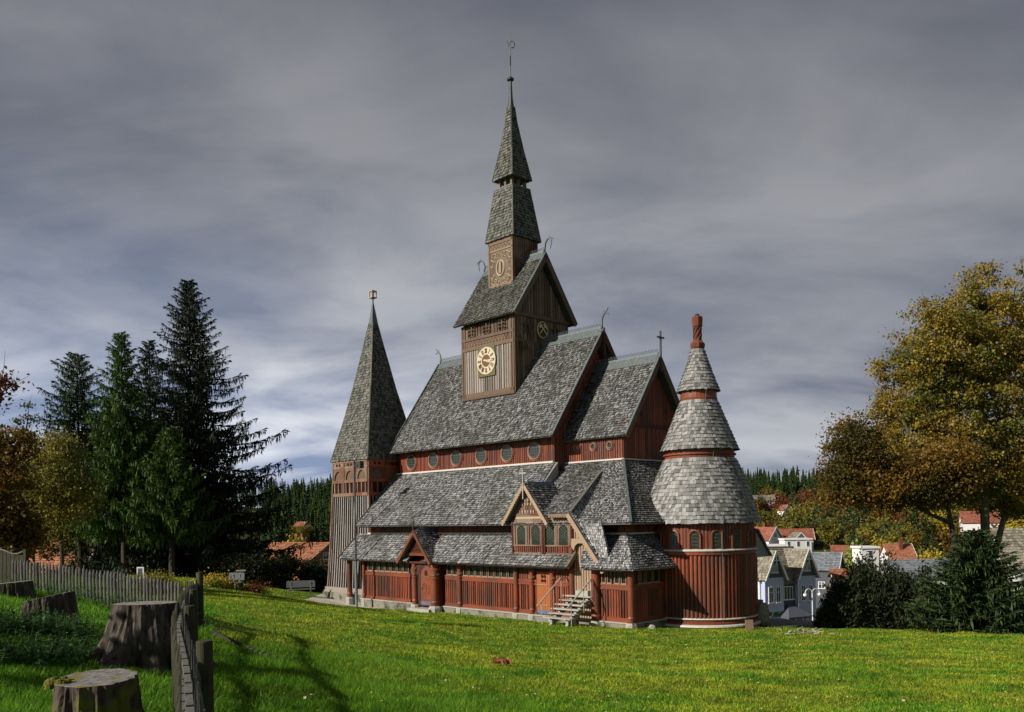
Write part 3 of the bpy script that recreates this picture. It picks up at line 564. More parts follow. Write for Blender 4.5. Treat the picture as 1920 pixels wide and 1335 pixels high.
mb = MB(); mb.beam((-.64, 6.43, 6.0), (-.64, 6.43, 7.62), .06, .07, (1, 0, 0)); mb.beam((-.64, 6.18, 7.35), (-.64, 6.68, 7.35), .06, .07); P('gable_cross', 'stone_pale', mb, parent=r2)
mb = MB()
for z in (5.35, 5.75, 5.95):
    for k in range(-2, 3):
        if abs(k) * .2 < (6.6 - z) * .5: mb.prism([(dx - .09, 6.43 + k * .2 + .04 * math.cos(t), z + .09 * math.sin(t)) for t in np.linspace(0, 2 * math.pi, 9)[:-1]], (.02, 0, 0))
P('pierced_ornament', 'carve', mb)
# shed roof and catslide over the stair porch
A_, B_, Cc = (-.5, 3.3, 5.2), (3.1, 4.3, 7.36), (-.5, 1.12, 2.42)
mb = MB(); shingles(mb, (-.5, 5.4, 5.2), A_, B_, (3.1, 6.3, 7.36), .15, .12); shingles(mb, (-.5, 3.3, 5.2), (-.5, 1.12, 2.42), (3.1, 1.9, 4.5), (3.1, 4.3, 7.36), .13, .13) if 0 else None
shingles(mb, Cc, (3.0, 1.75, 4.05), B_, A_, .15, .12); shingles(mb, (-.30, 1.55, 2.98), (-.30, .95, 2.86), (-.37, 1.40, 4.70), (-.37, 2.8, 4.72), .15, .12); cr = P('stair_porch_roof', 'shingle_mid', mb)
mb = MB(); mb.beam((-.5, 3.3, 5.28), (3.1, 4.3, 7.42), .16, .1); P('ridge_boards', 'shingle_dark', mb, parent=cr)
mb = MB(); barge(mb, (-.52, 1.1, 2.42), (-.52, 3.36, 5.24), (-1, 0, 0), .26, .06, .17, .07); P('bargeboard', 'trim_wood', mb, parent=cr)
mb = MB(); barge(mb, (-.52, 3.4, 5.2), (-.52, 4.75, 5.2), (-1, 0, 0), .2, .05, .16, .06); P('bargeboard', 'tan_wood', mb, parent=cr)
# nave and chancel clerestories
mb = MB(); mb.bb((nk, 7.76, 7.2), (13.88 - nk, 21.95, 9.9)); P('nave_wall', 'red_dark', mb)
mb = MB(); planks(mb, (nk, 21.95), (nk, 7.76), nz_ + .02, 9.75, Sn, .15, .05); planks(mb, (nk, 7.76), (nk + 1.1, 7.76), 8.0, 10.4, En, .15, .05); P('nave_boards', 'red_wood', mb)
mb = MB(); mb.bb((nk - .12, 7.7, nz_ - .04), (nk, 22.2, nz_ + .06)); P('drip_board', 'white_line', mb)
mb = MB(); mb.bb((ck - .12, 3.5, cz - .02), (ck, 7.8, cz + .06)); mb.bb((ck - .12, 3.48, cz - .02), (9.9, 3.6, cz + .055)); P('drip_board', 'white_line', mb)
def round_window(x, y, z, r, ax):
    f = MB(); g = MB(); T = np.linspace(0, 2 * math.pi, 25)[:-1]
    f.tube([(x - .08, y + r * math.cos(t), z + r * math.sin(t)) for t in np.linspace(0, 2 * math.pi, 25)], .05, 6); o = P('round_window', 'tan_wood', f)
    f2 = MB(); f2.tube([(x - .055, y + (r + .09) * math.cos(t), z + (r + .09) * math.sin(t)) for t in np.linspace(0, 2 * math.pi, 25)], .04, 5); P('frame', 'red_wood', f2, parent=o)
    g.prism([(x - .065, y + r * math.cos(t), z + r * math.sin(t)) for t in T], (.02, 0, 0)); P('pane', 'glass', g, parent=o)
    if r > .3:
        l = MB()
        for k in (-2, -1, 0, 1, 2):
            h = math.sqrt(r * r - (k * .16) ** 2) - .02; l.beam((x - .072, y - h, z + k * .16), (x - .072, y + h, z + k * .16), .01, .014); l.beam((x - .072, y + k * .16, z - h), (x - .072, y + k * .16, z + h), .014, .01, (1, 0, 0))
        P('leading', 'lead', l, parent=o)
for s_ in (20.6, 18.28, 16.0, 13.68, 11.4, 9.15): round_window(nk, s_, 8.86, .47, 0)
for s_ in (6.83, 5.62, 4.45): round_window(ck, s_, 8.88, .17, 0)
nr = MB(); ne, nze, rz = 2.39, 9.51, 15.98
shingles(nr, (ne, 22.2, nze), (ne, 7.22, nze), (AX, 7.22, rz), (AX, 22.2, rz)); shingles(nr, (13.88 - ne, 7.22, nze), (13.88 - ne, 22.2, nze), (AX, 22.2, rz), (AX, 7.22, rz)); nroof = P('nave_roof', 'shingle', nr)
mb = MB(); mb.prism([(nk, 7.9, 9.5), (13.88 - nk, 7.9, 9.5), (AX, 7.9, rz - .25)], (0, .1, 0)); P('nave_gable', 'red_dark', mb); mb = MB(); mb.prism([(nk, 21.7, 9.5), (13.88 - nk, 21.7, 9.5), (AX, 21.7, rz - .25)], (0, .1, 0)); P('nave_gable', 'red_dark', mb)
mb = MB(); planks(mb, (nk + .3, 7.88), (13.58 - nk, 7.88), 9.4, lambda t: 9.6 + (1 - abs(2 * t - 1)) * (rz - 10.4), En, .16, .05); P('nave_gable_boards', 'red_wood', mb)
def rake(x0, z0, x1, z1, y, nm, m, par):
    b = MB(); barge(b, (x0, y, z0), (x1, y, z1), (0, -1, 0), .3, .07, .2, .06); P(nm, m, b, parent=par)
    b = MB(); b.beam((x0, y - .02, z0 + .06), (x1, y - .02, z1 + .06), .14, .04); P('verge_strip', 'lead', b, parent=par)
rake(ne, nze, AX, rz, 7.2, 'bargeboard', 'red_dark', nroof); rake(13.88 - ne, nze, AX, rz, 7.2, 'bargeboard', 'red_dark', nroof)
b = MB(); b.beam((ne, 22.24, nze), (AX, 22.24, rz), .06, .25); P('verge_strip', 'lead', b, parent=nroof)
def ridge(par, y0, y1, z, x=AX, m='lead'):
    c = MB(); c.slab((x - .32, y1, z - .38), (x - .32, y0, z - .38), (x, y0, z + .1), (x, y1, z + .1), .03); c.slab((x + .32, y0, z - .38), (x + .32, y1, z - .38), (x, y1, z + .1), (x, y0, z + .1), .03)
    c.bb((x - .03, y0, z + .08), (x + .03, y1, z + .2)); crest(c, (x, y0, z + .18), (x, y1, z + .18), .22, .24, .02); P('ridge_crest', m, c, parent=par)
def dragon(par, y, z, sg, big=1, x=AX, curl=False):
    if curl: pts = [(0, -.1), (.02, .35), (.12, .7), (.32, .92), (.55, .95), (.68, .78), (.66, .5), (.58, .2)]
    else: pts = [(0, -.1), (-.02, .35), (0, .65), (.1, .9), (.26, 1.08), (.42, 1.22), (.55, 1.38)]
    P3 = [(x, y + sg * a * big, z + b * big) for a, b in pts]; R = [.10, .085, .07, .065, .065, .05, .035, .02][:len(pts)]
    c = MB(); c.tube(P3, np.array(R) * big, 6)
    e = P3[-1] if not curl else P3[4]
    q = P3[4]; c.tube([(q[0], q[1], q[2]), (q[0], q[1] + sg * .22 * big, q[2] - .05 * big), (q[0], q[1] + sg * .36 * big, q[2] - .16 * big)], [.05 * big, .04 * big, .015], 5)
    c.tube([q, (q[0], q[1] - sg * .12 * big, q[2] + .2 * big)], [.03, .008], 4)
    P('dragon_head', 'lead', c, parent=par, smooth=True)
ridge(nroof, 7.25, 12.0, rz); ridge(nroof, 17.1, 22.2, rz); dragon(nroof, 7.25, rz, -1, .88); dragon(nroof, 22.1, rz, 1, .85)
mb = MB(); mb.beam((AX, 7.1, rz - 1.5), (AX, 7.1, rz + .1), .09, .09, (1, 0, 0)); P('pendant', 'red_dark', mb, parent=nroof)
mb = MB(); mb.bb((ck, 3.62, 7.3), (13.88 - ck, 8, 9.6)); P('chancel_wall', 'red_dark', mb)
mb = MB(); planks(mb, (ck, 7.8), (ck, 3.62), cz + .05, 9.5, Sn, .16, .05); planks(mb, (ck, 3.62), (13.88 - ck, 3.62), cz + .1, 9.9, En, .16, .05); P('chancel_boards', 'red_wood', mb)
cr_ = MB(); ce, cze, crz = 3.78, 9.31, 13.86
shingles(cr_, (ce, 8.0, cze), (ce, 3.2, cze), (AX, 3.2, crz), (AX, 8.0, crz)); shingles(cr_, (13.88 - ce, 3.2, cze), (13.88 - ce, 8, cze), (AX, 8, crz), (AX, 3.2, crz)); croof = P('chancel_roof', 'shingle', cr_)
rake(ce, cze, AX, crz, 3.18, 'bargeboard', 'tower_frame', croof); rake(13.88 - ce, cze, AX, crz, 3.18, 'bargeboard', 'tower_frame', croof); ridge(croof, 3.25, 8.0, crz)
mb = MB(); mb.beam((AX, 3.1, crz - .9), (AX, 3.1, crz + 1.35), .09, .09, (1, 0, 0)); mb.beam((AX - .32, 3.1, crz + 1.0), (AX + .32, 3.1, crz + 1.0), .08, .08); P('gable_cross', 'dark_steel', mb, parent=croof)
mb = MB(); mb.prism([(ck, 3.66, 9.4), (13.88 - ck, 3.66, 9.4), (AX, 3.66, crz - .2)], (0, .1, 0)); P('chancel_gable', 'red_dark', mb)
mb = MB(); planks(mb, (ck + .05, 3.66), (13.83 - ck, 3.66), 10.05, lambda t: 9.75 + (1 - abs(2 * t - 1)) * (crz - 10.2), En, .16, .05); P('chancel_gable_boards', 'red_wood', mb)
mb = MB(); mb.bb((ck + .05, 3.52, 9.88), (13.83 - ck, 3.66, 10.06)); mb.bb((ck - .06, 3.55, 9.2), (ck + .08, 3.7, 9.9)); P('gable_beam', 'red_dark', mb)
for x in (5.85, 8.03):
    mb = MB(); h = .32; Q = [(x - h * .5, 3.58, 10.8), (x, 3.58, 10.8 - h), (x + h * .5, 3.58, 10.8), (x, 3.58, 10.8 + h), (x - h * .5, 3.58, 10.8)]; mb.tube(Q, .035, 4); o = P('diamond_window', 'tan_wood', mb)
    mb = MB(); mb.prism(Q[:-1], (0, .03, 0)); P('pane', 'glass', mb, parent=o)
# clock tower
t0, t1, tx0, tx1, ze = 12.17, 16.95, 4.55, 9.33, 17.45
mb = MB(); mb.bb((tx0 + .04, t0 + .04, 11), (tx1 - .04, t1 - .04, ze + .1)); P('clock_tower_core', 'red_dark', mb)
mb = MB(); planks(mb, (tx0, t1 - .25), (tx0, t0 + .25), 13.02, 15.75, Sn, .215, .07); P('clock_tower_boards', 'grey_wood', mb, 'silvery upright boards below the clock')
mb = MB(); planks(mb, (tx0, t1 - .25), (tx0, t0 + .25), 16.55, 17.4, Sn, .3, .03); planks(mb, (tx0 + .2, t0), (tx1 - .1, t0), 11.5, 15.85, En, .215, .07); planks(mb, (tx0 + .2, t0), (tx1 - .1, t0), 16.0, 17.45, En, .3, .03); planks(mb, (tx0 + .2, t0 - .02), (tx1 - .1, t0 - .02), 17.6, lambda t: 17.65 + (1 - abs(2 * t - 1)) * 3.2, En, .25, .05); P('clock_tower_boards', 'tower_wood', mb)
mb = MB()
for y in (t0 + .05, t1 - .05, t0 + .25, t1 - .25): mb.bb((tx0 - .09, y - .07, 12.7), (tx0 + .02, y + .07, 17.4))
mb.bb((tx0 - .12, t0 - .05, 12.62), (tx0, t1 + .05, 12.78)); mb.bb((tx0 - .09, t0, 12.78), (tx0, t1, 13.02))
mb.bb((tx0 - .11, t0, 15.75), (tx0, t1, 15.95)); mb.bb((tx0 - .11, t0, 16.38), (tx0, t1, 16.56))
for x in (tx0 + .02, tx0 + .2, tx1 - .06): mb.bb((x - .07, t0 - .09, 11.5), (x + .07, t0 + .02, 17.45))
mb.bb((tx0, t0 - .1, 15.85), (tx1, t0, 16.0)); mb.bb((tx0 - .05, t0 - .14, 17.42), (tx1 + .1, t0, 17.62)); P('tower_frame', 'tower_frame', mb)
mb = MB(); mb.bb((tx0 - .05, t0 + .2, 15.95), (tx0, t1 - .2, 16.38)); fz = P('carved_frieze', 'tower_wood', mb)
mb = MB()
for i in range(15):
    y = t0 + .45 + i * .28; mb.tube([(tx0 - .07, y + .11 * math.cos(t), 16.16 + .13 * math.sin(t) + .05 * math.cos(t)) for t in np.linspace(0, 5.2, 9)], .022, 4); mb.tube([(tx0 - .07, y + .12, 16.3), (tx0 - .07, y - .14, 16.02)], .02, 4)
P('carving', 'tan_wood', mb, parent=fz)
tr_ = MB(); te, tze, trz = 4.1, 17.42, 21.5
shingles(tr_, (te, 17.35, tze), (te, 11.75, tze), (AX, 11.75, trz), (AX, 17.35, trz)); shingles(tr_, (13.88 - te, 11.75, tze), (13.88 - te, 17.35, tze), (AX, 17.35, trz), (AX, 11.75, trz)); troof = P('clock_tower_roof', 'shingle_dark', tr_)
mb = MB(); mb.prism([(tx0 + .1, t0 + .05, 17.5), (tx1 - .1, t0 + .05, 17.5), (AX, t0 + .05, trz - .25)], (0, .08, 0)); P('tower_gable', 'red_dark', mb)
rake(te, tze, AX, trz, 11.73, 'bargeboard', 'tower_frame', troof); rake(13.88 - te, tze, AX, trz, 11.73, 'bargeboard', 'tower_frame', troof)
ridge(troof, 11.8, 13.5, trz); ridge(troof, 15.6, 17.3, trz); dragon(troof, 11.8, trz, -1, .9, curl=True); dragon(troof, 17.3, trz, 1, .9, curl=True)
# clock
cy, czk, cr0 = 14.58, 14.92, .86
mb = MB(); mb.bb((tx0 - .13, cy - .78, czk - .98), (tx0 - .07, cy + .78, czk + .86)); clock = P('clock', 'clock_plate', mb, 'pale clock face with brown numerals showing quarter past three')
def disc(r0, r1, x, th, m, nm):
    b = MB(); T = np.linspace(0, 2 * math.pi, 41)[:-1]
    O = [(x, cy + r1 * math.cos(t), czk + r1 * 1.0 * math.sin(t)) for t in T]
    if r0 == 0: b.prism(O, (th, 0, 0))
    else:
        I = [(x, cy + r0 * math.cos(t), czk + r0 * math.sin(t)) for t in T]; V = np.array(O + I); V2 = V + [th, 0, 0]; n = 40
        b.add(np.concatenate([V, V2]), [(i, (i + 1) % n, (i + 1) % n + n, i + n) for i in range(n)] + [(i + 2 * n, (i + 1) % n + 2 * n, (i + 1) % n + 3 * n, i + 3 * n) for i in range(n)] + [(i, (i + 1) % n, (i + 1) % n + 2 * n, i + 2 * n) for i in range(n)] + [(i + n, (i + 1) % n + n, (i + 1) % n + 3 * n, i + 3 * n) for i in range(n)])
    P(nm, m, b, parent=clock)
disc(0, cr0, tx0 - .15, .02, 'cream', 'dial'); disc(0, .38, tx0 - .165, .014, 'clock_brown', 'dial_centre')
rom = ['XII', 'I', 'II', 'III', 'IIII', 'V', 'VI', 'VII', 'VIII', 'IX', 'X', 'XI']
nb = MB()
for h, txt in enumerate(rom):
    a = rad(90 - 30 * h); ur = np.array([0, -math.cos(a), math.sin(a)]); ut = np.array([0, -math.sin(a), -math.cos(a)]) ; c = np.array([tx0 - .163, cy, czk])
    wd = {'I': .055, 'V': .10, 'X': .10}; tot = sum(wd[k] for k in txt); u = -tot / 2
    def stroke(u0, v0, u1, v1, w=.034):
        p = c + ut * u0 + ur * v0; q = c + ut * u1 + ur * v1; nb.beam(p, q, .012, w, np.cross(q - p, (1, 0, 0)) / np.linalg.norm(q - p))
    for k in txt:
        w_ = wd[k]; m_ = u + w_ / 2
        if k == 'I': stroke(m_, .47, m_, .76)
        elif k == 'V': stroke(m_, .47, u + .01, .76); stroke(m_, .47, u + w_ - .01, .76)
        else: stroke(u + .01, .47, u + w_ - .01, .76); stroke(u + .01, .76, u + w_ - .01, .47)
        u += w_
P('numerals', 'clock_brown', nb, parent=clock)
def hand(ang_, l, w, nm, x):
    a = rad(ang_); d = np.array([0, -math.cos(a), math.sin(a)]); c = np.array([x, cy, czk]); b = MB(); t = np.array([0, math.sin(a), math.cos(a)])
    b.prism([c - d * .2 + t * w * .6, c - d * .2 - t * w * .6, c + d * l * .6 - t * w, c + d * l, c + d * l * .6 + t * w], (.012, 0, 0)); P(nm, 'cream', b, parent=clock)
hand(-2, .74, .05, 'minute_hand', tx0 - .195); hand(-14, .50, .08, 'hour_hand', tx0 - .18)
# carved animals and stars under the tower eaves, hammer badge
def knot(c, e1, r, star, m, nm='carved_rosette'):
    b = MB(); e1 = np.array(e1, float); c = np.array(c, float); e2 = np.array([0, 0, 1.]); nrm = np.cross(e1, e2)
    if star:
        for off in (0, 2):
            pts = [c + r * (math.sin(k * 4 * math.pi / 5) * e1 + math.cos(k * 4 * math.pi / 5) * e2) for k in range(6)]
        b.tube(pts, .045, 4); b.tube([c + r * .45 * (math.cos(t) * e1 + math.sin(t) * e2) for t in np.linspace(0, 6.283, 13)], .035, 4)
    else:
        for sg in (-1, 1):
            for k in range(3):
                cc = c + sg * e1 * r * .42 + e2 * r * (.55 - .55 * k); b.tube([cc + r * .3 * (sg * math.cos(t) * e1 + math.sin(t) * e2) for t in np.linspace(-2.2, 2.4, 9)], .045, 4)
        b.tube([c - e2 * r * .9, c + e2 * r * .8], [.03, .07], 5)
    P(nm, m, b)
for y in (15.95, 14.56, 13.15): knot((tx0 - .09, y, 16.95), (0, -1, 0), .40, False, 'tower_wood', 'carved_beast')
for x in (5.6, 8.25): knot((x, t0 - .10, 16.75), (1, 0, 0), .52, True, 'tower_frame', 'carved_star')
def oval(b, cx, y, z, a, h, th): b.prism([(cx + a * math.cos(t), y, z + h * math.sin(t)) for t in np.linspace(0, 2 * math.pi, 33)[:-1]], (0, th, 0))
bx = AX + .02; b = MB(); oval(b, bx, t0 - .10, 16.78, .46, .52, .06); em = P('mining_badge', 'gold', b, 'oval badge with crossed gold hammers')
b = MB(); oval(b, bx, t0 - .115, 16.78, .41, .47, .02); P('badge_ground', 'ink', b, parent=em)
b = MB(); yb = t0 - .14
b.beam((bx - .38, yb, 16.42), (bx + .26, yb, 17.12), .02, .075, (0, 1, 0)); b.beam((bx + .38, yb - .02, 16.42), (bx - .26, yb - .02, 17.12), .075, .02, (0, 1, 0)); b.beam((bx - .38, yb, 16.42), (bx + .26, yb, 17.12), .075, .02, (0, 1, 0))
b.prism([(bx - .45, yb, 17.0), (bx - .28, yb, 16.86), (bx - .10, yb, 17.1), (bx - .25, yb, 17.26)], (0, .03, 0)); b.prism([(bx + .02, yb, 17.2), (bx + .2, yb, 17.28), (bx + .40, yb, 17.1), (bx + .47, yb, 16.8), (bx + .34, yb, 16.95), (bx + .2, yb, 17.06)], (0, .03, 0)); b.v = [np.array([bx, 0, 16.82]) + (v_ - [bx, 0, 16.82]) * [.76, 1, .76] for v_ in b.v]; P('crossed_hammers', 'gold', b, parent=em)
# middle stage with the carved panel
ty = 14.56; h2 = 1.12
mb = MB(); mb.bb((AX - h2, ty - h2, 19), (AX + h2, ty + h2, 23)); P('upper_tower_wall', 'red_dark', mb)
mb = MB(); planks(mb, (AX - h2, ty - h2), (AX + h2, ty - h2), 19.5, 22.8, En, .2, .04); P('upper_tower_boards', 'tower_wood', mb)
mb = MB(); xx = AX - h2
for y in (ty - h2 + .06, ty + h2 - .06): mb.bb((xx - .07, y - .07, 19.6), (xx, y + .07, 22.8))
for z0, z1 in ((19.6, 19.95), (22.1, 22.2), (22.55, 22.8)): mb.bb((xx - .07, ty - h2, z0), (xx, ty + h2, z1))
mb.bb((xx - .11, ty - h2 - .03, 19.66), (xx, ty + h2 + .03, 19.74)); P('panel_frame', 'tan_wood', mb)
mb = MB(); mb.bb((xx - .03, ty - h2 + .1, 19.95), (xx, ty + h2 - .1, 22.6)); cp = P('carved_panel', 'tower_wood', mb)
mb = MB(); X = xx - .05
mb.tube([(X, ty + .36 * math.cos(t), 20.98 + .48 * math.sin(t)) for t in np.linspace(0, 6.283, 25)], .06, 5); mb.tube([(X, ty, 20.65), (X, ty, 21.35)], [.08, .10], 5)
for sy in (-1, 1):
    for z0, dz in ((21.75, 1), (20.2, -1)):
        for (a, b_, r_) in ((.52, 0, .26), (.72, -.38, .20), (.25, .1, .17), (.78, -.02, .12)):
            mb.tube([(X, ty + sy * a + sy * r_ * (1 - t / 9) * math.cos(t), z0 + dz * b_ + r_ * (1 - t / 9) * math.sin(t) * dz) for t in np.linspace(-1.6, 5.0, 15)], .035, 4)
for k in range(6): mb.tube([(X, ty - .75 + k * .3 + .1 * math.cos(t), 22.38 + .1 * math.sin(t)) for t in np.linspace(0, 4.8, 8)], .022, 4)
P('scroll_carving', 'carve', mb, parent=cp)
def pyramid(parent_fn, cx, cyy, prof, m, nm, row=.19, w=.15):
    b = MB()
    for i in range(len(prof) - 1):
        (h0, z0), (h1, z1) = prof[i], prof[i + 1]
        c0 = [(cx - h0, cyy + h0), (cx - h0, cyy - h0), (cx + h0, cyy - h0), (cx + h0, cyy + h0)]; c1 = [(cx - h1, cyy + h1), (cx - h1, cyy - h1), (cx + h1, cyy - h1), (cx + h1, cyy + h1)]
        for k in range(4): shingles(b, (*c0[k], z0), (*c0[(k + 1) % 4], z0), (*c1[(k + 1) % 4], z1), (*c1[k], z1), row, w)
    e = b
    for k in range(4):
        sx, sy = ((-1, 1), (-1, -1), (1, -1), (1, 1))[k]; 
        for i in range(len(prof) - 1):
            (h0, z0), (h1, z1) = prof[i], prof[i + 1]; e.beam((cx + sx * h0, cyy + sy * h0, z0), (cx + sx * h1, cyy + sy * h1, z1), .08, .08, (0, 0, 1))
    return parent_fn(nm, m, b)
pyramid(P, AX, ty, [(1.27, 22.8), (.80, 26.2)], 'shingle_dark', 'lower_spire_roof')
mb = MB(); mb.bb((AX - .84, ty - .84, 26.18), (AX + .84, ty + .84, 26.26)); P('belfry_ledge', 'lead', mb)
mb = MB()
for sx in (-1, 0, 1):
    for sy in (-1, 0, 1):
        if sx or sy: mb.bb((AX + sx * .56 - .09, ty + sy * .56 - .09, 26.26), (AX + sx * .56 + .09, ty + sy * .56 + .09, 26.9))
mb.bb((AX - .62, ty - .62, 26.75), (AX + .62, ty + .62, 26.95)); P('belfry_posts', 'tower_wood', mb)
sp = pyramid(P, AX, ty, [(.90, 26.78), (.55, 28.7), (.26, 30.6), (.17, 31.6)], 'shingle_dark', 'spire', .2, .15)
mb = MB(); mb.lathe([(.25, 31.3), (.13, 32.2), (.09, 33.3)], (AX, ty, 0), 8); P('spire_cap', 'dark_steel', mb, parent=sp)
mb = MB(); mb.lathe([(.04, 33.25), (.22, 33.33), (.24, 33.42), (.12, 33.52), (.03, 33.6)], (AX, ty, 0), 12); P('spire_ball', 'dark_steel', mb, parent=sp)
mb = MB(); mb.tube([(AX, ty, 33.4), (AX, ty, 36.3)], [.045, .02], 6); mb.tube([(AX + .16 * math.cos(t) * .7 + .1, ty - .16 * math.cos(t) * .7 - .1, 35.65 + .22 * math.sin(t)) for t in np.linspace(-1.9, 3.6, 12)], [.05] * 6 + [.035] * 6, 5); mb.tube([(AX - .12, ty + .12, 35.9), (AX - .05, ty + .05, 35.5)], .03, 5); P('weather_vane', 'lead', mb, parent=sp)
mb = MB(); mb.tube([(AX, ty, 34.3), (AX, ty, 34.9)], .055, 6); P('rod_sleeve', 'dark_steel', mb, parent=sp)
# round apse with three roofs and chimney
ac = (5.22, -.45, 0); R0 = 2.62
mb = MB(); mb.lathe([(R0 + .22, -1.6), (R0 + .2, -.35), (R0 + .1, -.3)], ac, 40); P('apse_plinth', 'stone', mb)
mb = MB(); mb.lathe([(R0, -.3), (R0, 4.7)], ac, 48); P('apse_wall', 'red_dark', mb)
def round_boards(z0, z1, r, k, dep, m, skip=None):
    b = MB()
    for i in range(k):
        a0 = 2 * math.pi * i / k; da = 2 * math.pi / k; V = []
        for z in (z0, z1):
            for q, d in ((.05, 0), (.25, .8), (.5, 1), (.75, .8), (.95, 0)): rr_ = r + dep * d; V.append([ac[0] + rr_ * math.cos(a0 + q * da), ac[1] + rr_ * math.sin(a0 + q * da), z])
        b.add(V, [(j, j + 1, j + 6, j + 5) for j in range(4)] + [(5, 6, 7, 8, 9)])
    P('apse_boards', m, b)
round_boards(0.0, 3.08, R0, 84, .075, 'red_wood'); round_boards(3.35, 4.65, R0 - .02, 96, .03, 'red_wood')
mb = MB(); mb.lathe([(R0 + .06, 3.08), (R0 + .12, 3.1), (R0 + .12, 3.24), (R0 + .06, 3.28)], ac, 48, cap=False); P('apse_band', 'red_wood', mb); mb = MB(); mb.lathe([(R0 + .06, -.30), (R0 + .14, -.28), (R0 + .14, -.16), (R0 + .08, -.12), (R0 + .10, -.02), (R0 + .04, .02)], ac, 48, cap=False); P('apse_band', 'red_wood', mb)
mb = MB(); mb.lathe([(R0 + .02, 3.28), (R0 + .17, 3.28), (R0 + .17, 3.33), (R0, 3.38)], ac, 48, cap=False); P('drip_board', 'white_line', mb); mb = MB(); mb.lathe([(R0 + .02, .0), (R0 + .15, .0), (R0 + .13, .04), (R0, .07)], ac, 48, cap=False); P('drip_board', 'white_line', mb); mb = MB(); mb.lathe([(R0 + .02, -.36), (R0 + .27, -.36), (R0 + .25, -.28), (R0 + .1, -.24)], ac, 48, cap=False); P('drip_board', 'white_line', mb)
for k in range(16):
    a = math.atan2(-C0[1] - 0, -C0[0]) if 0 else rad(180 + 22.5 * k + 5) ; th_ = a
    ex, ey = math.cos(th_), math.sin(th_); dot = ex * (-.72) + ey * (-.70)
    if dot < -.25: continue
    f = MB(); g = MB(); T = np.linspace(0, math.pi, 11); hw, z0, z1 = .25, 3.42, 4.02; Rr = R0 + .05
    def pt(u, z, r): a_ = th_ + u / R0; return (ac[0] + r * math.cos(a_), ac[1] + r * math.sin(a_), z)
    f.tube([pt(hw, z0, Rr)] + [pt(hw * math.cos(t), z1 + .26 * math.sin(t), Rr) for t in T] + [pt(-hw, z0, Rr)], .05, 5); o = P('apse_window', 'red_wood', f)
    g.prism([pt(hw, z0, R0 + .035), pt(-hw, z0, R0 + .035)] + [pt(-hw * math.cos(t), z1 + .26 * math.sin(t), R0 + .035) for t in T], (-ex * .06, -ey * .06, 0)); P('pane', 'glass', g, parent=o)
    l = MB()
    for j in range(5): l.beam(pt(-.22, z0 + .1 + j * .17, R0 + .045), pt(.22, z0 + .22 + j * .17, R0 + .045), .01, .012); l.beam(pt(.22, z0 + .1 + j * .17, R0 + .045), pt(-.22, z0 + .22 + j * .17, R0 + .045), .01, .012)
    P('leading', 'lead', l, parent=o)
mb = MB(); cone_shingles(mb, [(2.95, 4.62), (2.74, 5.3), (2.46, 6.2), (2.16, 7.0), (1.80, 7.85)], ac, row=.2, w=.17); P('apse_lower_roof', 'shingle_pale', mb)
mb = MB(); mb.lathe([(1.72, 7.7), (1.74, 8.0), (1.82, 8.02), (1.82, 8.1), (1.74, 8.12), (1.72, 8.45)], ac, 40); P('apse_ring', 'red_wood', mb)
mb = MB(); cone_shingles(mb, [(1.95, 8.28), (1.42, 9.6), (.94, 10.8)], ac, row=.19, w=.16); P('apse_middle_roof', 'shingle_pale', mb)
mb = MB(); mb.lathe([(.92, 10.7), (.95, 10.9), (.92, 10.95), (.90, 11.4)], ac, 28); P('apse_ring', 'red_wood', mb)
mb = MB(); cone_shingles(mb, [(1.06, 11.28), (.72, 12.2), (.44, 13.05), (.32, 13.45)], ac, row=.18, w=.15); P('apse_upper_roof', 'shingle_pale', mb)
mb = MB(); mb.lathe([(.28, 13.4), (.36, 13.55), (.38, 13.72), (.30, 13.82), (.22, 13.9), (.20, 14.0), (.19, 14.5), (.21, 14.55), (.26, 14.62), (.28, 15.05), (.24, 15.12)], ac, 8); chm = P('chimney', 'brick_red', mb)
mb = MB()
for k in range(8): a0 = k * math.pi / 4; mb.tube([(ac[0] + .205 * math.cos(a0 + t * 1.4), ac[1] + .205 * math.sin(a0 + t * 1.4), 13.92 + t * .62) for t in np.linspace(0, 1, 6)], .03, 4)
P('twisted_fluting', 'brick_red', mb, parent=chm)
mb = MB(); mb.lathe([(.1, 15.14), (.12, 15.22), (.04, 15.26)], ac, 8); P('chimney_cowl', 'dark_steel', mb, parent=chm)
mb = MB(); la = rad(235); mb.tube([(ac[0] + r * math.cos(la), ac[1] + r * math.sin(la), z) for r, z in ((1.06, 11.3), (.94, 10.85), (1.97, 8.32), (1.80, 7.9), (2.99, 4.66), (2.74, 4.4), (2.72, -.6))], .018, 5); P('lightning_conductor', 'lead', mb)
mb = MB(); mb.bb((4.2, -.2, 0), (6.5, 1.4, 4.6)); P('apse_link', 'red_dark', mb)
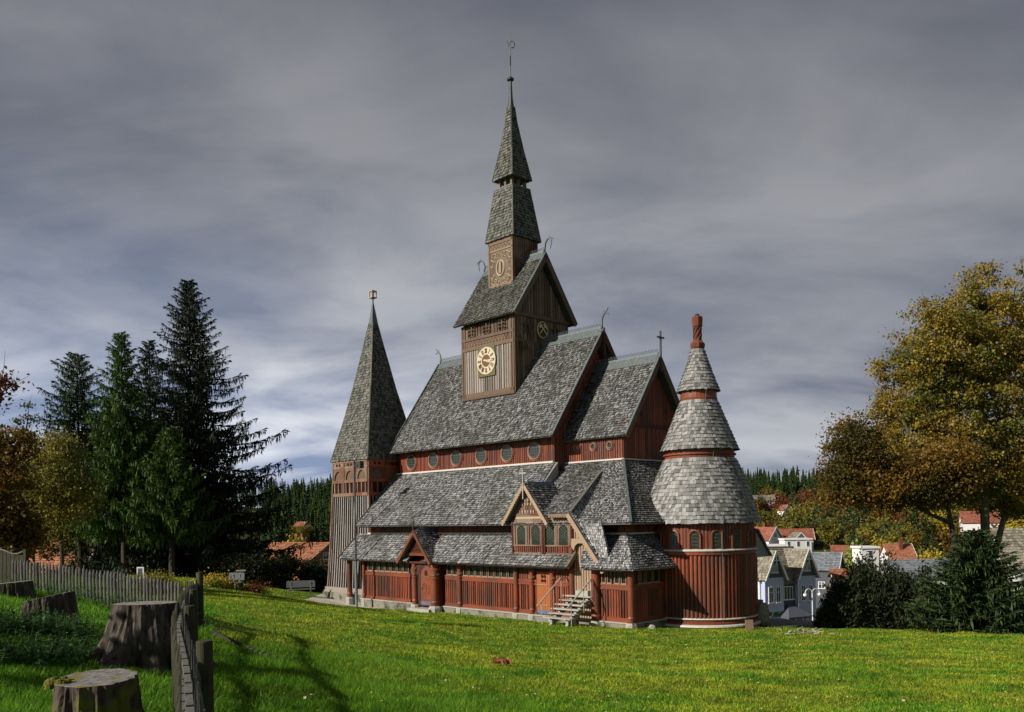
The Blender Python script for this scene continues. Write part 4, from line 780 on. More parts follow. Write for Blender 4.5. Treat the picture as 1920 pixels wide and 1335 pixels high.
# ------------------------------------------------------------------ bell tower
bt = thing('bell_tower', 'slender grey-boarded bell tower with red-framed gallery and pyramid spire', 'bell tower', (-9.43, 60.55, 0), PHI)
def Q(name, m, mb, label=None, parent=bt): return mb.build(name, m, parent, False, label)
def hs(z): return 2.50 - .30 * min(max(z / 5.5, 0), 1) ** .8 - .13 * max(0, z - 5.5) / 3.7
mb = MB(); zz = [-1.6, .0, .02]; mb.prism([(-2.72, -2.72, -1.6), (2.72, -2.72, -1.6), (2.72, 2.72, -1.6), (-2.72, 2.72, -1.6)], (0, 0, 1.75)); Q('stone_base', 'stone', mb)
mb = MB(); mb.bb((-2.66, -2.66, .15), (2.66, 2.66, .28)); Q('base_ledge', 'grey_wood', mb)
core = MB(); zs = [.15, 1.5, 3, 4.5, 6, 7.5, 9.3]
for a, b in zip(zs[:-1], zs[1:]):
    h0, h1 = hs(a) - .06, hs(b) - .06; V = [(sx * h, sy * h, z) for h, z in ((h0, a), (h1, b)) for sx, sy in ((-1, -1), (1, -1), (1, 1), (-1, 1))]
    core.add(V, [(0, 1, 5, 4), (1, 2, 6, 5), (2, 3, 7, 6), (3, 0, 4, 7)])
Q('tower_core', 'gap', core)
bd = MB(); fb_ = MB()
for face in range(4):
    ca, sa_ = [(0, -1), (1, 0), (0, 1), (-1, 0)][face]; tx, ty_ = -sa_, ca
    k = 17
    for i in range(k):
        u0, u1 = -1 + 2 * i / k, -1 + 2 * (i + 1) / k; g_ = .05; 
        for a, b in zip([.28, 1.5, 3.0, 4.8], [1.5, 3.0, 4.8, 6.72]):
            V = []
            for z in (a, b):
                h = hs(z)
                for u, d in ((u0 + g_, 0), (u0 + g_, .05), (u1 - g_, .05), (u1 - g_, 0)): V.append((ca * (h + d - .05) + tx * u * h, sa_ * (h + d - .05) + ty_ * u * h, z))
            bd.add(V, [(0, 1, 5, 4), (1, 2, 6, 5), (2, 3, 7, 6)])
    for u in (-1,):
        fb_ = MB()
        for a, b in zip([.28, 1.5, 3.0, 4.8, 6.7], [1.5, 3.0, 4.8, 6.7, 9.2]): fb_.beam((ca * (hs(a) + .02) + tx * u * (hs(a) - .05), sa_ * (hs(a) + .02) + ty_ * u * (hs(a) - .05), a), (ca * (hs(b) + .02) + tx * u * (hs(b) - .05), sa_ * (hs(b) + .02) + ty_ * u * (hs(b) - .05), b), .12, .12, (tx, ty_, 0))
    Q('corner_post', 'tan_wood', fb_)
    Rm = np.array([[tx, ca, 0], [ty_, sa_, 0], [0, 0, 1]], float)
    gal = MB(); h = hs(8) + .0
    for z0, z1, dd in ((6.7, 6.92, .08), (7.62, 7.82, .07), (8.62, 8.72, .05), (9.0, 9.2, .06)): gal.box(Rm @ np.array([0, h, (z0 + z1) / 2]), (2 * h, dd * 2, z1 - z0), Rm)
    for u in (-.33, .33): gal.box(Rm @ np.array([u * 2 * h * .5 * 1.0, h, 7.95]), (.12, .14, 2.5), Rm)
    for u in (-.66, 0, .66):
        for v in (-.22, 0, .22): gal.box(Rm @ np.array([(u + v) * h, h, 7.26]), (.13, .1, .7), Rm)
        # arch plate
        cx = u * h; w_ = .33 * h - .08
        outer = [(cx + w_, 7.82), (cx + w_, 8.62), (cx - w_, 8.62), (cx - w_, 7.82)]
        arc = [(cx - (w_ - .12) * math.cos(t), 7.82 + .62 * math.sin(t)) for t in np.linspace(0, math.pi, 11)]
        gal.prism([Rm @ np.array([a_, h - .01, b_]) for a_, b_ in outer + arc], Rm @ np.array([0, .05, 0]))
        gal.box(Rm @ np.array([cx, h, 8.86]), (2 * w_, .05, .3), Rm)
    Q('belfry_gallery', 'tan_wood' if face == 3 else 'red_wood', gal)
    ho = MB()
    for u in (-.66, 0, .66):
        for v in (-.17, .17): c = Rm @ np.array([u * h + v, h + .04, 8.86]); ho.prism([c + Rm @ np.array([.1 * math.cos(t), 0, .1 * math.sin(t)]) for t in np.linspace(0, 6.283, 11)[:-1]], Rm @ np.array([0, .015, 0]))
    Q('round_openings', 'gap', ho)
    wd_ = MB(); wd_.box(Rm @ np.array([0, h - .06, 8.1]), (2 * h - .1, .04, .9), Rm); Q('louvre_boards', 'tower_frame', wd_)
Q('side_boards', 'pale_grey_wood', bd)
mb = MB()
for face in (3, 0): pass
mb.bb((-2.6, -2.6, .28), (2.6, 2.6, .5)); Q('base_rail', 'grey_wood', mb)
tsp = pyramid(Q, 0, 0, [(2.22, 9.12), (1.62, 11.6), (1.05, 14.2), (.48, 17.2), (.20, 18.75)], 'shingle_dark', 'spire_roof', .19, .16)
mb = MB(); mb.prism([(-.24, -.24, 18.7), (.24, -.24, 18.7), (.24, .24, 18.7), (-.24, .24, 18.7)], (0, 0, .01)); mb.add([(-.24, -.24, 18.7), (.24, -.24, 18.7), (.24, .24, 18.7), (-.24, .24, 18.7), (0, 0, 20.45)], [(0, 1, 4), (1, 2, 4), (2, 3, 4), (3, 0, 4)]); mb.tube([(0, 0, 20), (0, 0, 20.55)], .05, 6); Q('spire_cap', 'lead', mb, parent=tsp)
mb = MB(); h = .17
for sx, sy in ((-1, -1), (1, -1), (1, 1), (-1, 1)): mb.bb((sx * h - .03, sy * h - .03, 20.5), (sx * h + .03, sy * h + .03, 20.98))
for z in (20.5, 20.95): mb.bb((-h - .04, -h - .04, z), (h + .04, h + .04, z + .06))
mb.tube([(0, 0, 20.5), (0, 0, 21.1)], .03, 5); Q('open_box_finial', 'carve', mb, parent=tsp)
# ------------------------------------------------------------------ vegetation builders
def rhombs(mb, P0, D, Wd, l, w):
    """leaf-like quads: base P0, axis D, side Wd"""
    l = np.asarray(l)[:, None]; w = np.asarray(w)[:, None]
    V = np.stack([P0, P0 + D * l * .5 + Wd * w * .5, P0 + D * l, P0 + D * l * .5 - Wd * w * .5], 1).reshape(-1, 3); n = len(P0)
    mb.add(V, np.arange(n)[:, None] * 4 + [0, 1, 2, 3])
def unit(a): return a / (np.linalg.norm(a, axis=-1, keepdims=True) + 1e-9)
def spruce(H, Rb, seed, base=.12, nb=150, tw=46, droop=.35, tsz=.34, power=.85, mt='spruce', hang=.5, irregular=.25, trunk_r=None, twn=.24):
    r = np.random.default_rng(seed); cr = MB(); br = MB(); tr = MB(); tR = trunk_r or H * .016
    zz = np.linspace(-.6, H * .985, 14); tr.tube([(.03 * math.sin(z), .03 * math.cos(z * 1.3), z) for z in zz], tR * (1 - zz / H * .93) + .01, 9)
    for i in range(nb):
        f = (i + r.random()) / nb; t = base + (1 - base) * f ** 1.0; z = H * t; Lb = Rb * (1 - t) ** power * (1 + r.normal(0, irregular)) * (1.0 if t > base + .08 else .75) + .18
        Lb = max(.15, Lb); a = i * 2.399 + r.normal(0, .35); ca, sa = math.cos(a), math.sin(a); m = 9; u = np.linspace(0, 1, m); dr = droop * (1 - .85 * t) * r.uniform(.6, 1.3)
        up = .9 * max(0, t - .75) * 2
        pz = z + Lb * (up * u - dr * u * (1.6 - u) + .16 * u ** 3); sp_ = np.stack([ca * Lb * u, sa * Lb * u, pz], 1)
        br.tube(sp_, np.linspace(.012 + .012 * Lb, .006, m), 4)
        n = int(tw * (.35 + Lb / Rb)); q = r.random(n) ** .75; k = np.clip((q * (m - 1)).astype(int), 0, m - 2); fr = (q * (m - 1) - k)[:, None]
        c = sp_[k] * (1 - fr) + sp_[k + 1] * fr; side = r.choice([-1, 1], n)[:, None]; o = np.array([ca, sa, 0.]); s_ = np.array([-sa, ca, 0.])
        d = unit(o * r.uniform(.4, 1, (n, 1)) + s_ * side * r.uniform(.2, 1.1, (n, 1)) + np.array([0, 0, 1]) * (r.normal(0, .18, (n, 1)) + up * .4))
        l = tsz * r.uniform(.6, 1.5, n) * (1.15 - q * .6) * (.34 + .66 * min(1, Lb / Rb * 1.3))
        w = unit(np.cross(d, np.array([0, 0, 1.]) + r.normal(0, .5, (n, 3)))); rhombs(cr, c, d, w, l, l * twn)
        tip = c + d * l[:, None] * r.uniform(.3, .9, (n, 1)); nh = int(n * hang)
        if nh: dd = unit(np.array([0, 0, -1.]) + r.normal(0, .25, (nh, 3))); w = unit(np.cross(dd, r.normal(0, 1, (nh, 3)))); rhombs(cr, tip[:nh], dd, w, l[:nh] * r.uniform(.6, 1.5, nh), l[:nh] * twn * .8)
        # needles crowding the branch end
        nt_ = 5; dd = unit(o + r.normal(0, .35, (nt_, 3))); rhombs(cr, np.repeat(sp_[-1:], nt_, 0), dd, unit(np.cross(dd, r.normal(0, 1, (nt_, 3)))), np.full(nt_, tsz * .6), np.full(nt_, tsz * twn * .6))
    n = 30; dd = unit(np.stack([r.normal(0, .5, n), r.normal(0, .5, n), r.uniform(.3, 1, n)], 1)); rhombs(cr, np.stack([0 * dd[:, 0], 0 * dd[:, 0], r.uniform(H * .95, H, n)], 1), dd, unit(np.cross(dd, r.normal(0, 1, (n, 3)))), np.full(n, tsz * .5), np.full(n, tsz * .1))
    return cr, br, tr
def put_spruce(name, label, x, y, group=None, z=None, **k):
    mt = k.get('mt', 'spruce'); cr, br, tr = spruce(**k); t = thing(name, label, 'tree', (x, y, gz(x, y) - .05 if z is None else z), random.uniform(0, 6), group)
    a = tr.build('trunk', 'bark_grey' if 'tallest black' in label else 'bark', t); br.build('branches', 'bark', t); cr.build('crown', mt, t); return t
def leafy(blobs, nleaf, lsz, seed, trunk, limbs=40, cl=.55, inner=.35, r0=.2, twigs=0, clumps=None):
    """blobs: (cx,cy,cz,rx,ry,rz); trunk: list of (polyline, r0, r1)"""
    r = np.random.default_rng(seed); cr = MB(); tr = MB(); B = np.array(blobs, float); vol = B[:, 3] * B[:, 4] * B[:, 5]; ends = []
    for pl, a, b in trunk: tr.tube(pl, np.linspace(a, b, len(pl)), 9)
    nc = clumps or max(30, nleaf // 70); bi = r.choice(len(B), nc, p=vol ** .7 / (vol ** .7).sum()); dv = unit(r.normal(0, 1, (nc, 3))); rad_ = (inner + (1 - inner) * r.random(nc) ** .6)[:, None]
    C_ = B[bi, :3] + dv * B[bi, 3:] * rad_
    tp = np.concatenate([np.array(pl)[len(pl) // 2:] for pl, a, b in trunk])
    for j in r.choice(nc, min(limbs, nc), replace=False):
        e = C_[j]; s0 = tp[np.argmin(np.linalg.norm(tp - e + [0, 0, .5], axis=1) + r.random(len(tp)) * 1.5)]; mid = (s0 + e) / 2 + r.normal(0, .1, 3) * np.linalg.norm(e - s0) + [0, 0, .05 * np.linalg.norm(e - s0)]
        u = np.linspace(0, 1, 7)[:, None]; pl = (1 - u) ** 2 * s0 + 2 * u * (1 - u) * mid + u * u * e; R = r0 * .28 * min(1, np.linalg.norm(e - s0) / 4); tr.tube(pl, np.linspace(R + .015, .012, 7), 5)
    per = nleaf // nc; cs = cl * r.uniform(.5, 1.3, (nc, 1)); P0 = (C_[:, None] + r.normal(0, 1, (nc, per, 3)) * cs[:, None] * np.array([1, 1, .6]) * .6).reshape(-1, 3); n = len(P0)
    d = unit(r.normal(0, 1, (n, 3)) + [0, 0, -.35]); w = unit(np.cross(d, r.normal(0, 1, (n, 3)))); s_ = lsz * r.uniform(.6, 1.35, n); rhombs(cr, P0, d, w, s_, s_ * .85)
    if twigs:
        for j in r.choice(nc, twigs): 
            e = C_[j]; d_ = unit(dv[j] + r.normal(0, .3, 3) + [0, 0, .5]); tr.tube([e, e + d_ * .5, e + d_ * 1.0 + r.normal(0, .08, 3)], [.014, .01, .005], 3)
    return cr, tr
def put_leafy(name, label, cat, x, y, mt, bark='bark', z=None, group=None, trunk_name='trunk', **k):
    cr, tr = leafy(**k); t = thing(name, label, cat, (x, y, gz(x, y) - .05 if z is None else z), 0, group); tr.build(trunk_name, bark, t); cr.build('crown', mt, t); return t
def X(px, y, py=1000): return ray(px, py)[0] * y
# hero conifers on the left
SPR = [(361, 74, 21.2, 9.6, 11, 'tallest black spruce, on the right of the group beside the fence', 'spruce_deep', .09, 330, 150, .44),
 (286, 77, 17.5, 7.4, 12, 'spruce with a blunt top just left of the tallest spruce', 'spruce_deep', .24, 190, 100, .38),
 (233, 68, 15.6, 5.2, 13, 'fresh green spruce with a thin bare leader, second from the left of the spruces', 'spruce_green', .2, 190, 95, .36),
 (150, 74, 15.9, 6.4, 14, 'broad dark spruce, leftmost of the tall spruces', 'spruce', .3, 170, 100, .34),
 (205, 80, 13.2, 5.6, 15, 'shorter spruce filling the gap behind the leftmost two spruces', 'spruce', .25, 140, 80, .34),
 (322, 66, 11.5, 4.6, 16, 'low green spruce standing in front of the tallest spruce', 'spruce_green', .3, 110, 85, .4)]
for px, y, H, Rb, sd, lab, mt, base, nb, tw, drp in SPR:
    x = X(px, y); tip = {361: 527, 286: 640, 233: 625, 150: 664, 205: 745, 322: 800}[px]; g = gz(x, y); H = 5 + ray(px, tip)[1] * y - g
    put_spruce('spruce_tree', lab, x, y, 'tall spruces beyond the fence', H=H, Rb=Rb, seed=sd, base=base, nb=nb, tw=tw, droop=drp, mt=mt, tsz=.72, hang=.8, irregular=.2, power=.9 if px != 150 else .7, trunk_r=.24, twn=.24)
# leafy trees; one is added out of view to shade the foreground
def blob_tree(name, label, px, y, top, bot, wpx, mt, nleaf, lsz, seed, group=None, cat='tree', bark='bark', lobes=7, trunkpx=None, baseoff=.0, **k):
    """crown spanning top..bot (photo rows) and wpx wide at distance y"""
    x = X(px, y); g = gz(x, y); zt = 5 + ray(px, top)[1] * y - g; zb = 5 + ray(px, bot)[1] * y - g; w = wpx / F_PX * y / 2; r = np.random.default_rng(seed); h = zt - zb
    B = [(0, 0, zb + h * .5, w * .72, w * .7, h * .42)]
    for i in range(lobes): a = i * 2.4 + r.random(); f = r.uniform(.15, .8); q = math.sqrt(max(.05, 1 - (2 * f - .85) ** 2)); B.append((math.cos(a) * w * .55 * q, math.sin(a) * w * .55 * q, zb + h * f, w * .42, w * .42, h * .2))
    B.append((0, 0, zt - h * .16, w * .35, w * .35, h * .16))
    tr = [([(0, 0, -.3), (.05 * w, 0, zb * .5 + .1), (0, .05 * w, zb + h * .3), (.03 * w, 0, zb + h * .75)], max(.05, h * .022), .02)]
    t = put_leafy(name, label, cat, x, y, mt, bark, None, group, blobs=B, nleaf=nleaf, lsz=lsz, seed=seed, trunk=tr, r0=h * .03, **k); return t
blob_tree('autumn_tree', 'rust-orange autumn tree at the far left edge', -5, 40, 790, 1070, 170, 'russet', 16000, .16, 31, limbs=40, inner=.1)
blob_tree('birch_tree', 'olive-yellow small-leaved tree between the orange tree and the spruces', 112, 45, 800, 1035, 150, 'ochre', 20000, .11, 32, limbs=50, inner=.1, twigs=60)
blob_tree('dark_tree', 'dark brown bare-twigged tree behind the rust-orange one', 45, 58, 745, 1040, 150, 'green', 14000, .15, 33, limbs=60, twigs=120, inner=.1)
t_ = MB(); t_.tube([(0, 0, 0), (1.2, 0, .5), (2.6, .1, .45)], [.05, .03, .01], 5)
blob_tree('overhanging_branch', 'reddish branch tip reaching in high at the left edge', -10, 30, 700, 760, 90, 'brownred', 1500, .13, 34, limbs=10, twigs=10)
blob_tree('autumn_tree', 'orange-brown tree glimpsed low between the spruce trunks', 60, 74, 880, 1060, 150, 'russet', 9000, .2, 35, limbs=20)
blob_tree('autumn_tree', 'green-brown tree low behind the spruce trunks left of centre', 200, 82, 900, 1075, 190, 'green', 11000, .24, 36, limbs=20)
blob_tree('autumn_tree', 'yellow-green tree low behind the tallest spruce trunk', 318, 84, 900, 1080, 150, 'ochre', 11000, .22, 37, limbs=20)
blob_tree('autumn_tree', 'dark green tree low beside the orange chalet', 440, 95, 940, 1080, 150, 'green', 9000, .26, 38, limbs=20)
_B = [(0, 0, 2.6, 3.0, 3.2, 1.6), (1.4, 1.6, 2.3, 2.0, 2.2, 1.3), (-1.2, -1.6, 2.2, 2.2, 2.2, 1.4), (.6, -2.4, 2.0, 2.0, 2.2, 1.2), (0, 3.2, 2.2, 2.2, 2.4, 1.3)]
put_leafy('added_shade_hazel', 'broad dense hazel added unseen beyond the left edge to shade the stumps', 'tree', -14.2, 8.6, 'green', 'bark', blobs=_B, nleaf=5500, lsz=.2, seed=39, trunk=[([(0, 0, -.3), (.1, 0, 1.5), (0, .1, 3.5)], .16, .04)], limbs=40, inner=.2, cl=.7)  # unseen tree, added and shaped only to shade the stumps
# bushes by the lawn
def bush(name, label, px, y, top, bot, w, mt, n, l, sd, cat='bush', **k): return blob_tree(name, label, px, y, top, bot, w, mt, n, l, sd, cat=cat, lobes=8, **k)
bush('yellow_bush', 'yellow-green bush at the edge of the lawn behind the fence end', 402, 52, 1080, 1122, 60, 'yellow', 5000, .10, 41, limbs=20)
bush('red_bush', 'round rust-red bush beside the small wooden shrine', 474, 53, 1094, 1128, 44, 'brownred', 3500, .08, 42, limbs=12)
bush('dark_hedge', 'dark green hedge shrub below the orange-roofed chalet', 530, 66, 1040, 1135, 100, 'juniper', 12000, .16, 43, limbs=20)
bush('dark_hedge', 'dark hedge shrub touching the foot of the bell tower', 590, 68, 1050, 1138, 70, 'juniper', 9000, .16, 44, limbs=20)
bush('dark_hedge', 'dark hedge shrub under the right side of the tallest spruce', 455, 64, 1030, 1125, 110, 'juniper', 12000, .16, 45, limbs=20)
bush('low_shrub', 'low leafy shrub growing at the corner of the picket fence', 290, 38, 1075, 1110, 70, 'ochre', 3500, .08, 46, limbs=12)
# big autumn maple on the right
def maple():
    y = 48; x0 = X(1852, y, 1000); g = gz(x0, y)
    def q(px, py, dy=0): p = at(px, py, y + dy); return (p[0] - x0, dy, p[2] - g)
    def bl(px, py, wx, hy, dy=0, dep=None): c = q(px, py, dy); k = y / F_PX; return (*c, wx * k, (dep or wx) * k, hy * k)
    B = [bl(1838, 590, 78, 90), bl(1770, 640, 90, 90, -1), bl(1900, 640, 90, 110), bl(1715, 720, 85, 80, 0), bl(1820, 740, 100, 100, 0), bl(1930, 780, 90, 110), bl(1680, 790, 70, 70, 1), bl(1760, 840, 90, 70, -1), bl(1860, 860, 80, 80, 1), bl(1690, 870, 80, 60, -1), bl(1940, 900, 70, 80), bl(1800, 915, 70, 45, 1), bl(1740, 925, 60, 38, 1.5), bl(1880, 935, 60, 45, 1)]
    T = [([q(1862, 1200), q(1850, 1080), q(1846, 960), q(1850, 850), q(1838, 700), q(1836, 600)], .34, .05), ([q(1855, 1075), q(1880, 980, .5), q(1905, 900, .5), q(1930, 760, .5)], .2, .05), ([q(1847, 960), q(1800, 880), q(1770, 780), q(1750, 690)], .15, .04), ([q(1849, 880), q(1880, 800), q(1895, 700)], .13, .03), ([q(1848, 900), q(1790, 860, -.6), q(1715, 850, -.8)], .12, .03)]
    put_leafy('maple_tree', 'tall golden-brown autumn maple filling the right edge', 'tree', x0, y, 'maple', 'bark_grey', g, blobs=B, nleaf=135000, lsz=.13, seed=51, trunk=T, limbs=260, r0=.34, inner=.15, cl=.5, twigs=200, clumps=1300)
    y2 = 44; x1 = X(1788, y2, 1050); g2 = gz(x1, y2)
    def q2(px, py, dy=0): p = at(px, py, y2 + dy); return (p[0] - x1, dy, p[2] - g2)
    def b2(px, py, wx, hy): c = q2(px, py); k = y2 / F_PX; return (*c, wx * k, wx * k, hy * k)
    B = [b2(1600, 850, 55, 70), b2(1585, 905, 45, 45), b2(1650, 910, 60, 50), b2(1715, 900, 70, 60), b2(1780, 880, 70, 60)]
    T = [([q2(1800, 1170), q2(1795, 1060), q2(1785, 990), q2(1772, 930), q2(1755, 860)], .2, .05), ([q2(1782, 980), q2(1745, 965), q2(1705, 940), q2(1640, 900)], .12, .03)]
    put_leafy('maple_tree', 'darker rust-tinged tree leaning left below the tall maple, with a bare forked trunk', 'tree', x1, y2, 'russet', 'bark', g2, blobs=B, nleaf=46000, lsz=.125, seed=52, trunk=T, limbs=70, r0=.25, inner=.2, twigs=40)
maple()
blob_tree('maple_tree', 'thin-leaved tree whose bare top shows at the far right edge', 1965, 52, 430, 900, 150, 'maple', 5000, .15, 53, limbs=90, twigs=260)
# junipers and young spruce on the right
def juniper():
    y = 46; x0 = X(1640, y, 1180); g = gz(x0, y); r = np.random.default_rng(61); cr = MB(); br = MB(); k = y / F_PX
    prof = [(1532, 1165), (1545, 1120), (1570, 1082), (1598, 1052), (1622, 1038), (1645, 1062), (1668, 1042), (1690, 1075), (1715, 1082), (1740, 1064), (1765, 1120)]
    for i in range(330):
        px = r.uniform(1532, 1765); top = np.interp(px, [p[0] for p in prof], [p[1] for p in prof]) + r.uniform(-10, 60); dy = r.uniform(-1.6, 1.6); top += abs(dy) * 18
        p = at(px, top, y + dy); e = np.array([p[0] - x0, dy, p[2] - g]); s0 = np.array([e[0] * .92, dy * .6, -.15]); u = np.linspace(0, 1, 8)[:, None]; pl = s0 * (1 - u) + e * u; pl[:, 0] += np.sin(u[:, 0] * 3) * .08
        br.tube(pl, np.linspace(.03, .006, 8), 4); n = 230; q = r.random(n); c = s0 * (1 - q[:, None]) + e * q[:, None] + r.normal(0, .13, (n, 3)); d = unit(np.array([0, 0, .9]) + r.normal(0, .75, (n, 3)))
        rhombs(cr, c, d, unit(np.cross(d, r.normal(0, 1, (n, 3)))), r.uniform(.16, .32, n), r.uniform(.05, .10, n))
    t = thing('juniper_bush', 'large dark spiky juniper beside the cobbled path', 'bush', (x0, y, g)); br.build('stems', 'bark', t); cr.build('foliage', 'juniper', t)
juniper()
y = 41; x = X(1835, y, 1180); g = gz(x, y); put_spruce('young_spruce', 'bushy young spruce on the lawn edge at the right', x, y, None, H=5 + ray(1845, 1000)[1] * y - g + .1, Rb=3.0, seed=71, base=.0, nb=260, tw=130, droop=.1, mt='spruce', tsz=.44, hang=.15, power=.8, irregular=.22)
bush('low_shrub', 'bright green shrub low at the right edge under the maple', 1915, 56, 1110, 1160, 60, 'lime', 3000, .12, 72, limbs=8)
# ------------------------------------------------------------------ distant wood and village trees
def far_spruce(seed, H=13, R=2.3, n=900):
    r = np.random.default_rng(seed); mb = MB(); t = r.random(n) ** .8; a = r.random(n) * 6.283; lay = np.round(t * 16) / 16; rr_ = R * (1 - t) ** .9 * (.72 + .28 * np.sin(a * 5 + lay * 40)) * r.uniform(.55, 1.05, n)
    P0 = np.stack([rr_ * np.cos(a), rr_ * np.sin(a), t * H + .5], 1); d = unit(np.stack([np.cos(a), np.sin(a), r.uniform(-.9, -.1, n)], 1)); w = unit(np.cross(d, [0, 0, 1.] + r.normal(0, .4, (n, 3)))); s_ = (1.5 - t) * .8
    rhombs(mb, P0 - d * s_[:, None] * .5, d, w, s_, s_ * .7); mb.tube([(0, 0, -1), (0, 0, H * .96)], [.2, .02], 5); mb.tube([(0, 0, H * .9), (0, 0, H + .7)], [.12, .01], 4); return mb
def far_round(seed, R=3.2, n=1500, l=.55):
    r = np.random.default_rng(seed); mb = MB(); nc = 60; dv = unit(r.normal(0, 1, (nc, 3))); C_ = dv * np.array([R, R, R * .95]) * r.uniform(.35, .95, (nc, 1)) + [0, 0, R * 1.3]; C_[:, 2] = np.maximum(C_[:, 2], R * .35)
    P0 = (C_[:, None] + r.normal(0, R * .17, (nc, n // nc, 3))).reshape(-1, 3); m = len(P0); d = unit(r.normal(0, 1, (m, 3))); s_ = r.uniform(.6, 1.3, m) * l; rhombs(mb, P0, d, unit(np.cross(d, r.normal(0, 1, (m, 3)))), s_, s_ * .9); mb.tube([(0, 0, -1), (0, 0, R * 1.4)], [.25, .08], 6); return mb
FS = [far_spruce(s_).mesh('distant_spruce', 'spruce') for s_ in (1, 2, 3)]; FSG = [far_spruce(s_).mesh('distant_spruce', 'spruce_green') for s_ in (4, 5)]
FR = {m_: [far_round(s_ * 7 + hash(m_) % 5 * 0).mesh('village_tree', m_) for s_ in (1, 2)] for m_ in ('green', 'yellow', 'russet', 'brownred', 'ochre', 'lime')}
def inst(me, name, x, y, sc, label, cat, group, z=None):
    o = bpy.data.objects.new(name, me); S.collection.objects.link(o); o.location = (x, y, (gz(x, y) if z is None else z) - .1); o.rotation_euler = (0, 0, random.uniform(0, 6)); o.scale = (sc * random.uniform(.85, 1.15), sc * random.uniform(.85, 1.15), sc * random.uniform(.9, 1.12)); return tag(o, label, cat, group)
random.seed(5)
LW = 'dark spruce in the dense wood on the hill left of the bell tower'; RW = 'dark spruce in the ridge-top wood right of the church'
def wood(pxa, pxb, ya, yb, n, label, group, sc=1.0, green=.25):
    for i in range(n):
        y = ya + (yb - ya) * ((i + random.random()) / n); px = random.uniform(pxa, pxb); me = random.choice(FSG if random.random() < green else FS); inst(me, 'distant_spruce', X(px, y, 930), y, sc * random.uniform(.8, 1.15), label, 'tree', group)
wood(495, 640, 235, 430, 165, LW, 'spruces of the wooded hill on the left', 1.12)
wood(1375, 1600, 395, 520, 125, RW, 'spruces along the ridge on the right', 1.0, .15)
# far mass of wood beyond the individual trees
def mass(name, rng_px, ya, yb, n, seed, label):
    r = np.random.default_rng(seed); base = far_spruce(9, n=260); V0 = np.concatenate(base.v[:1]); F0 = base.f[0]; mb = MB(); ys = np.sqrt(r.uniform(ya ** 2, yb ** 2, n)); pxs = r.uniform(*rng_px, n); xs = np.array([X(p, y_, 930) for p, y_ in zip(pxs, ys)]); zs = ground(xs, ys)
    for x_, y_, z_ in zip(xs, ys, zs): s_ = r.uniform(.85, 1.25); mb.add(V0 * s_ + [x_, y_, z_], F0.copy())
    return tag(mb.build(name, 'spruce'), label, 'wood', kind='stuff')
mass('distant_wood', (1330, 2150), 520, 640, 420, 5, 'continuous dark spruce wood along the skyline at the right')
mass('hill_wood', (-250, 640), 380, 560, 520, 6, 'continuous dark spruce wood on the skyline at the left')
mass('valley_wood', (600, 1400), 370, 600, 520, 7, 'spruce wood on the hillside directly behind the church')
VT = [  # px, dist, scale, kind
 (1412, 330, 1.1, 'russet'), (1436, 300, 1.0, 'ochre'), (1462, 330, 1.3, 'brownred'), (1490, 340, 1.2, 'green'), (1515, 335, 1.3, 'brownred'), (1540, 330, 1.3, 'russet'), (1568, 330, 1.2, 'ochre'), (1420, 240, 1.1, 'ochre'), (1448, 250, .9, 'green'),
 (1475, 262, 1.0, 'green'), (1500, 255, .9, 'russet'), (1530, 260, 1.1, 'green'), (1556, 250, 1.2, 'ochre'), (1590, 262, 1.3, 'green'), (1620, 262, 1.2, 'ochre'), (1655, 262, 1.3, 'russet'), (1690, 258, 1.2, 'brownred'), (1725, 250, 1.2, 'ochre'), (1760, 250, 1.2, 'yellow'),
 (1437, 165, .6, 'ochre'), (1456, 172, .55, 'green'), (1492, 190, .5, 'ochre'), (1524, 176, .8, 'green'), (1545, 168, .9, 'yellow'), (1570, 150, .9, 'yellow'), (1592, 138, 1.0, 'lime'), (1606, 150, 1.15, 'lime'), (1582, 128, .8, 'yellow'), (1630, 170, 1.0, 'green'), (1720, 168, .9, 'lime'), (1745, 158, 1.0, 'yellow'),
 (1772, 150, 1.0, 'yellow'), (1800, 158, 1.0, 'russet'), (1820, 168, 1.1, 'brownred'), (1840, 150, 1.0, 'yellow'), (1785, 200, 1.2, 'russet'), (1850, 220, 1.3, 'ochre'), (1895, 200, 1.4, 'yellow'), (1700, 205, 1.0, 'ochre'), (1660, 195, .9, 'yellow'), (1930, 230, 1.3, 'russet'),
 (530, 150, .9, 'yellow'), (552, 160, .9, 'ochre'), (575, 158, .8, 'yellow'), (600, 150, 1.1, 'ochre'), (618, 165, 1.3, 'green'), (548, 215, 1.2, 'yellow'), (505, 170, 1.0, 'green'), (470, 180, 1.2, 'green'), (380, 170, 1.2, 'yellow'), (250, 160, 1.3, 'ochre'), (140, 150, 1.2, 'russet'), (30, 140, 1.3, 'ochre'), (420, 150, 1.0, 'green'), (320, 150, 1.1, 'yellow')]
cn = {'green': 'dull green', 'yellow': 'bright yellow', 'russet': 'rust-brown', 'brownred': 'dark red-brown', 'ochre': 'olive-yellow', 'lime': 'pale lime-green'}
rv = random.Random(3)
for i in range(95): VT.append((rv.uniform(1392, 1940), rv.uniform(245, 385), rv.uniform(.85, 1.35), rv.choice(['green', 'green', 'green', 'russet', 'ochre', 'brownred', 'ochre'])))
for i in range(26): VT.append((rv.uniform(490, 640), rv.uniform(165, 225), rv.uniform(.8, 1.2), rv.choice(['green', 'green', 'ochre'])))
for i in range(26): VT.append((rv.uniform(1600, 1950), rv.uniform(178, 240), rv.uniform(.8, 1.3), rv.choice(['green', 'yellow', 'russet', 'ochre'])))
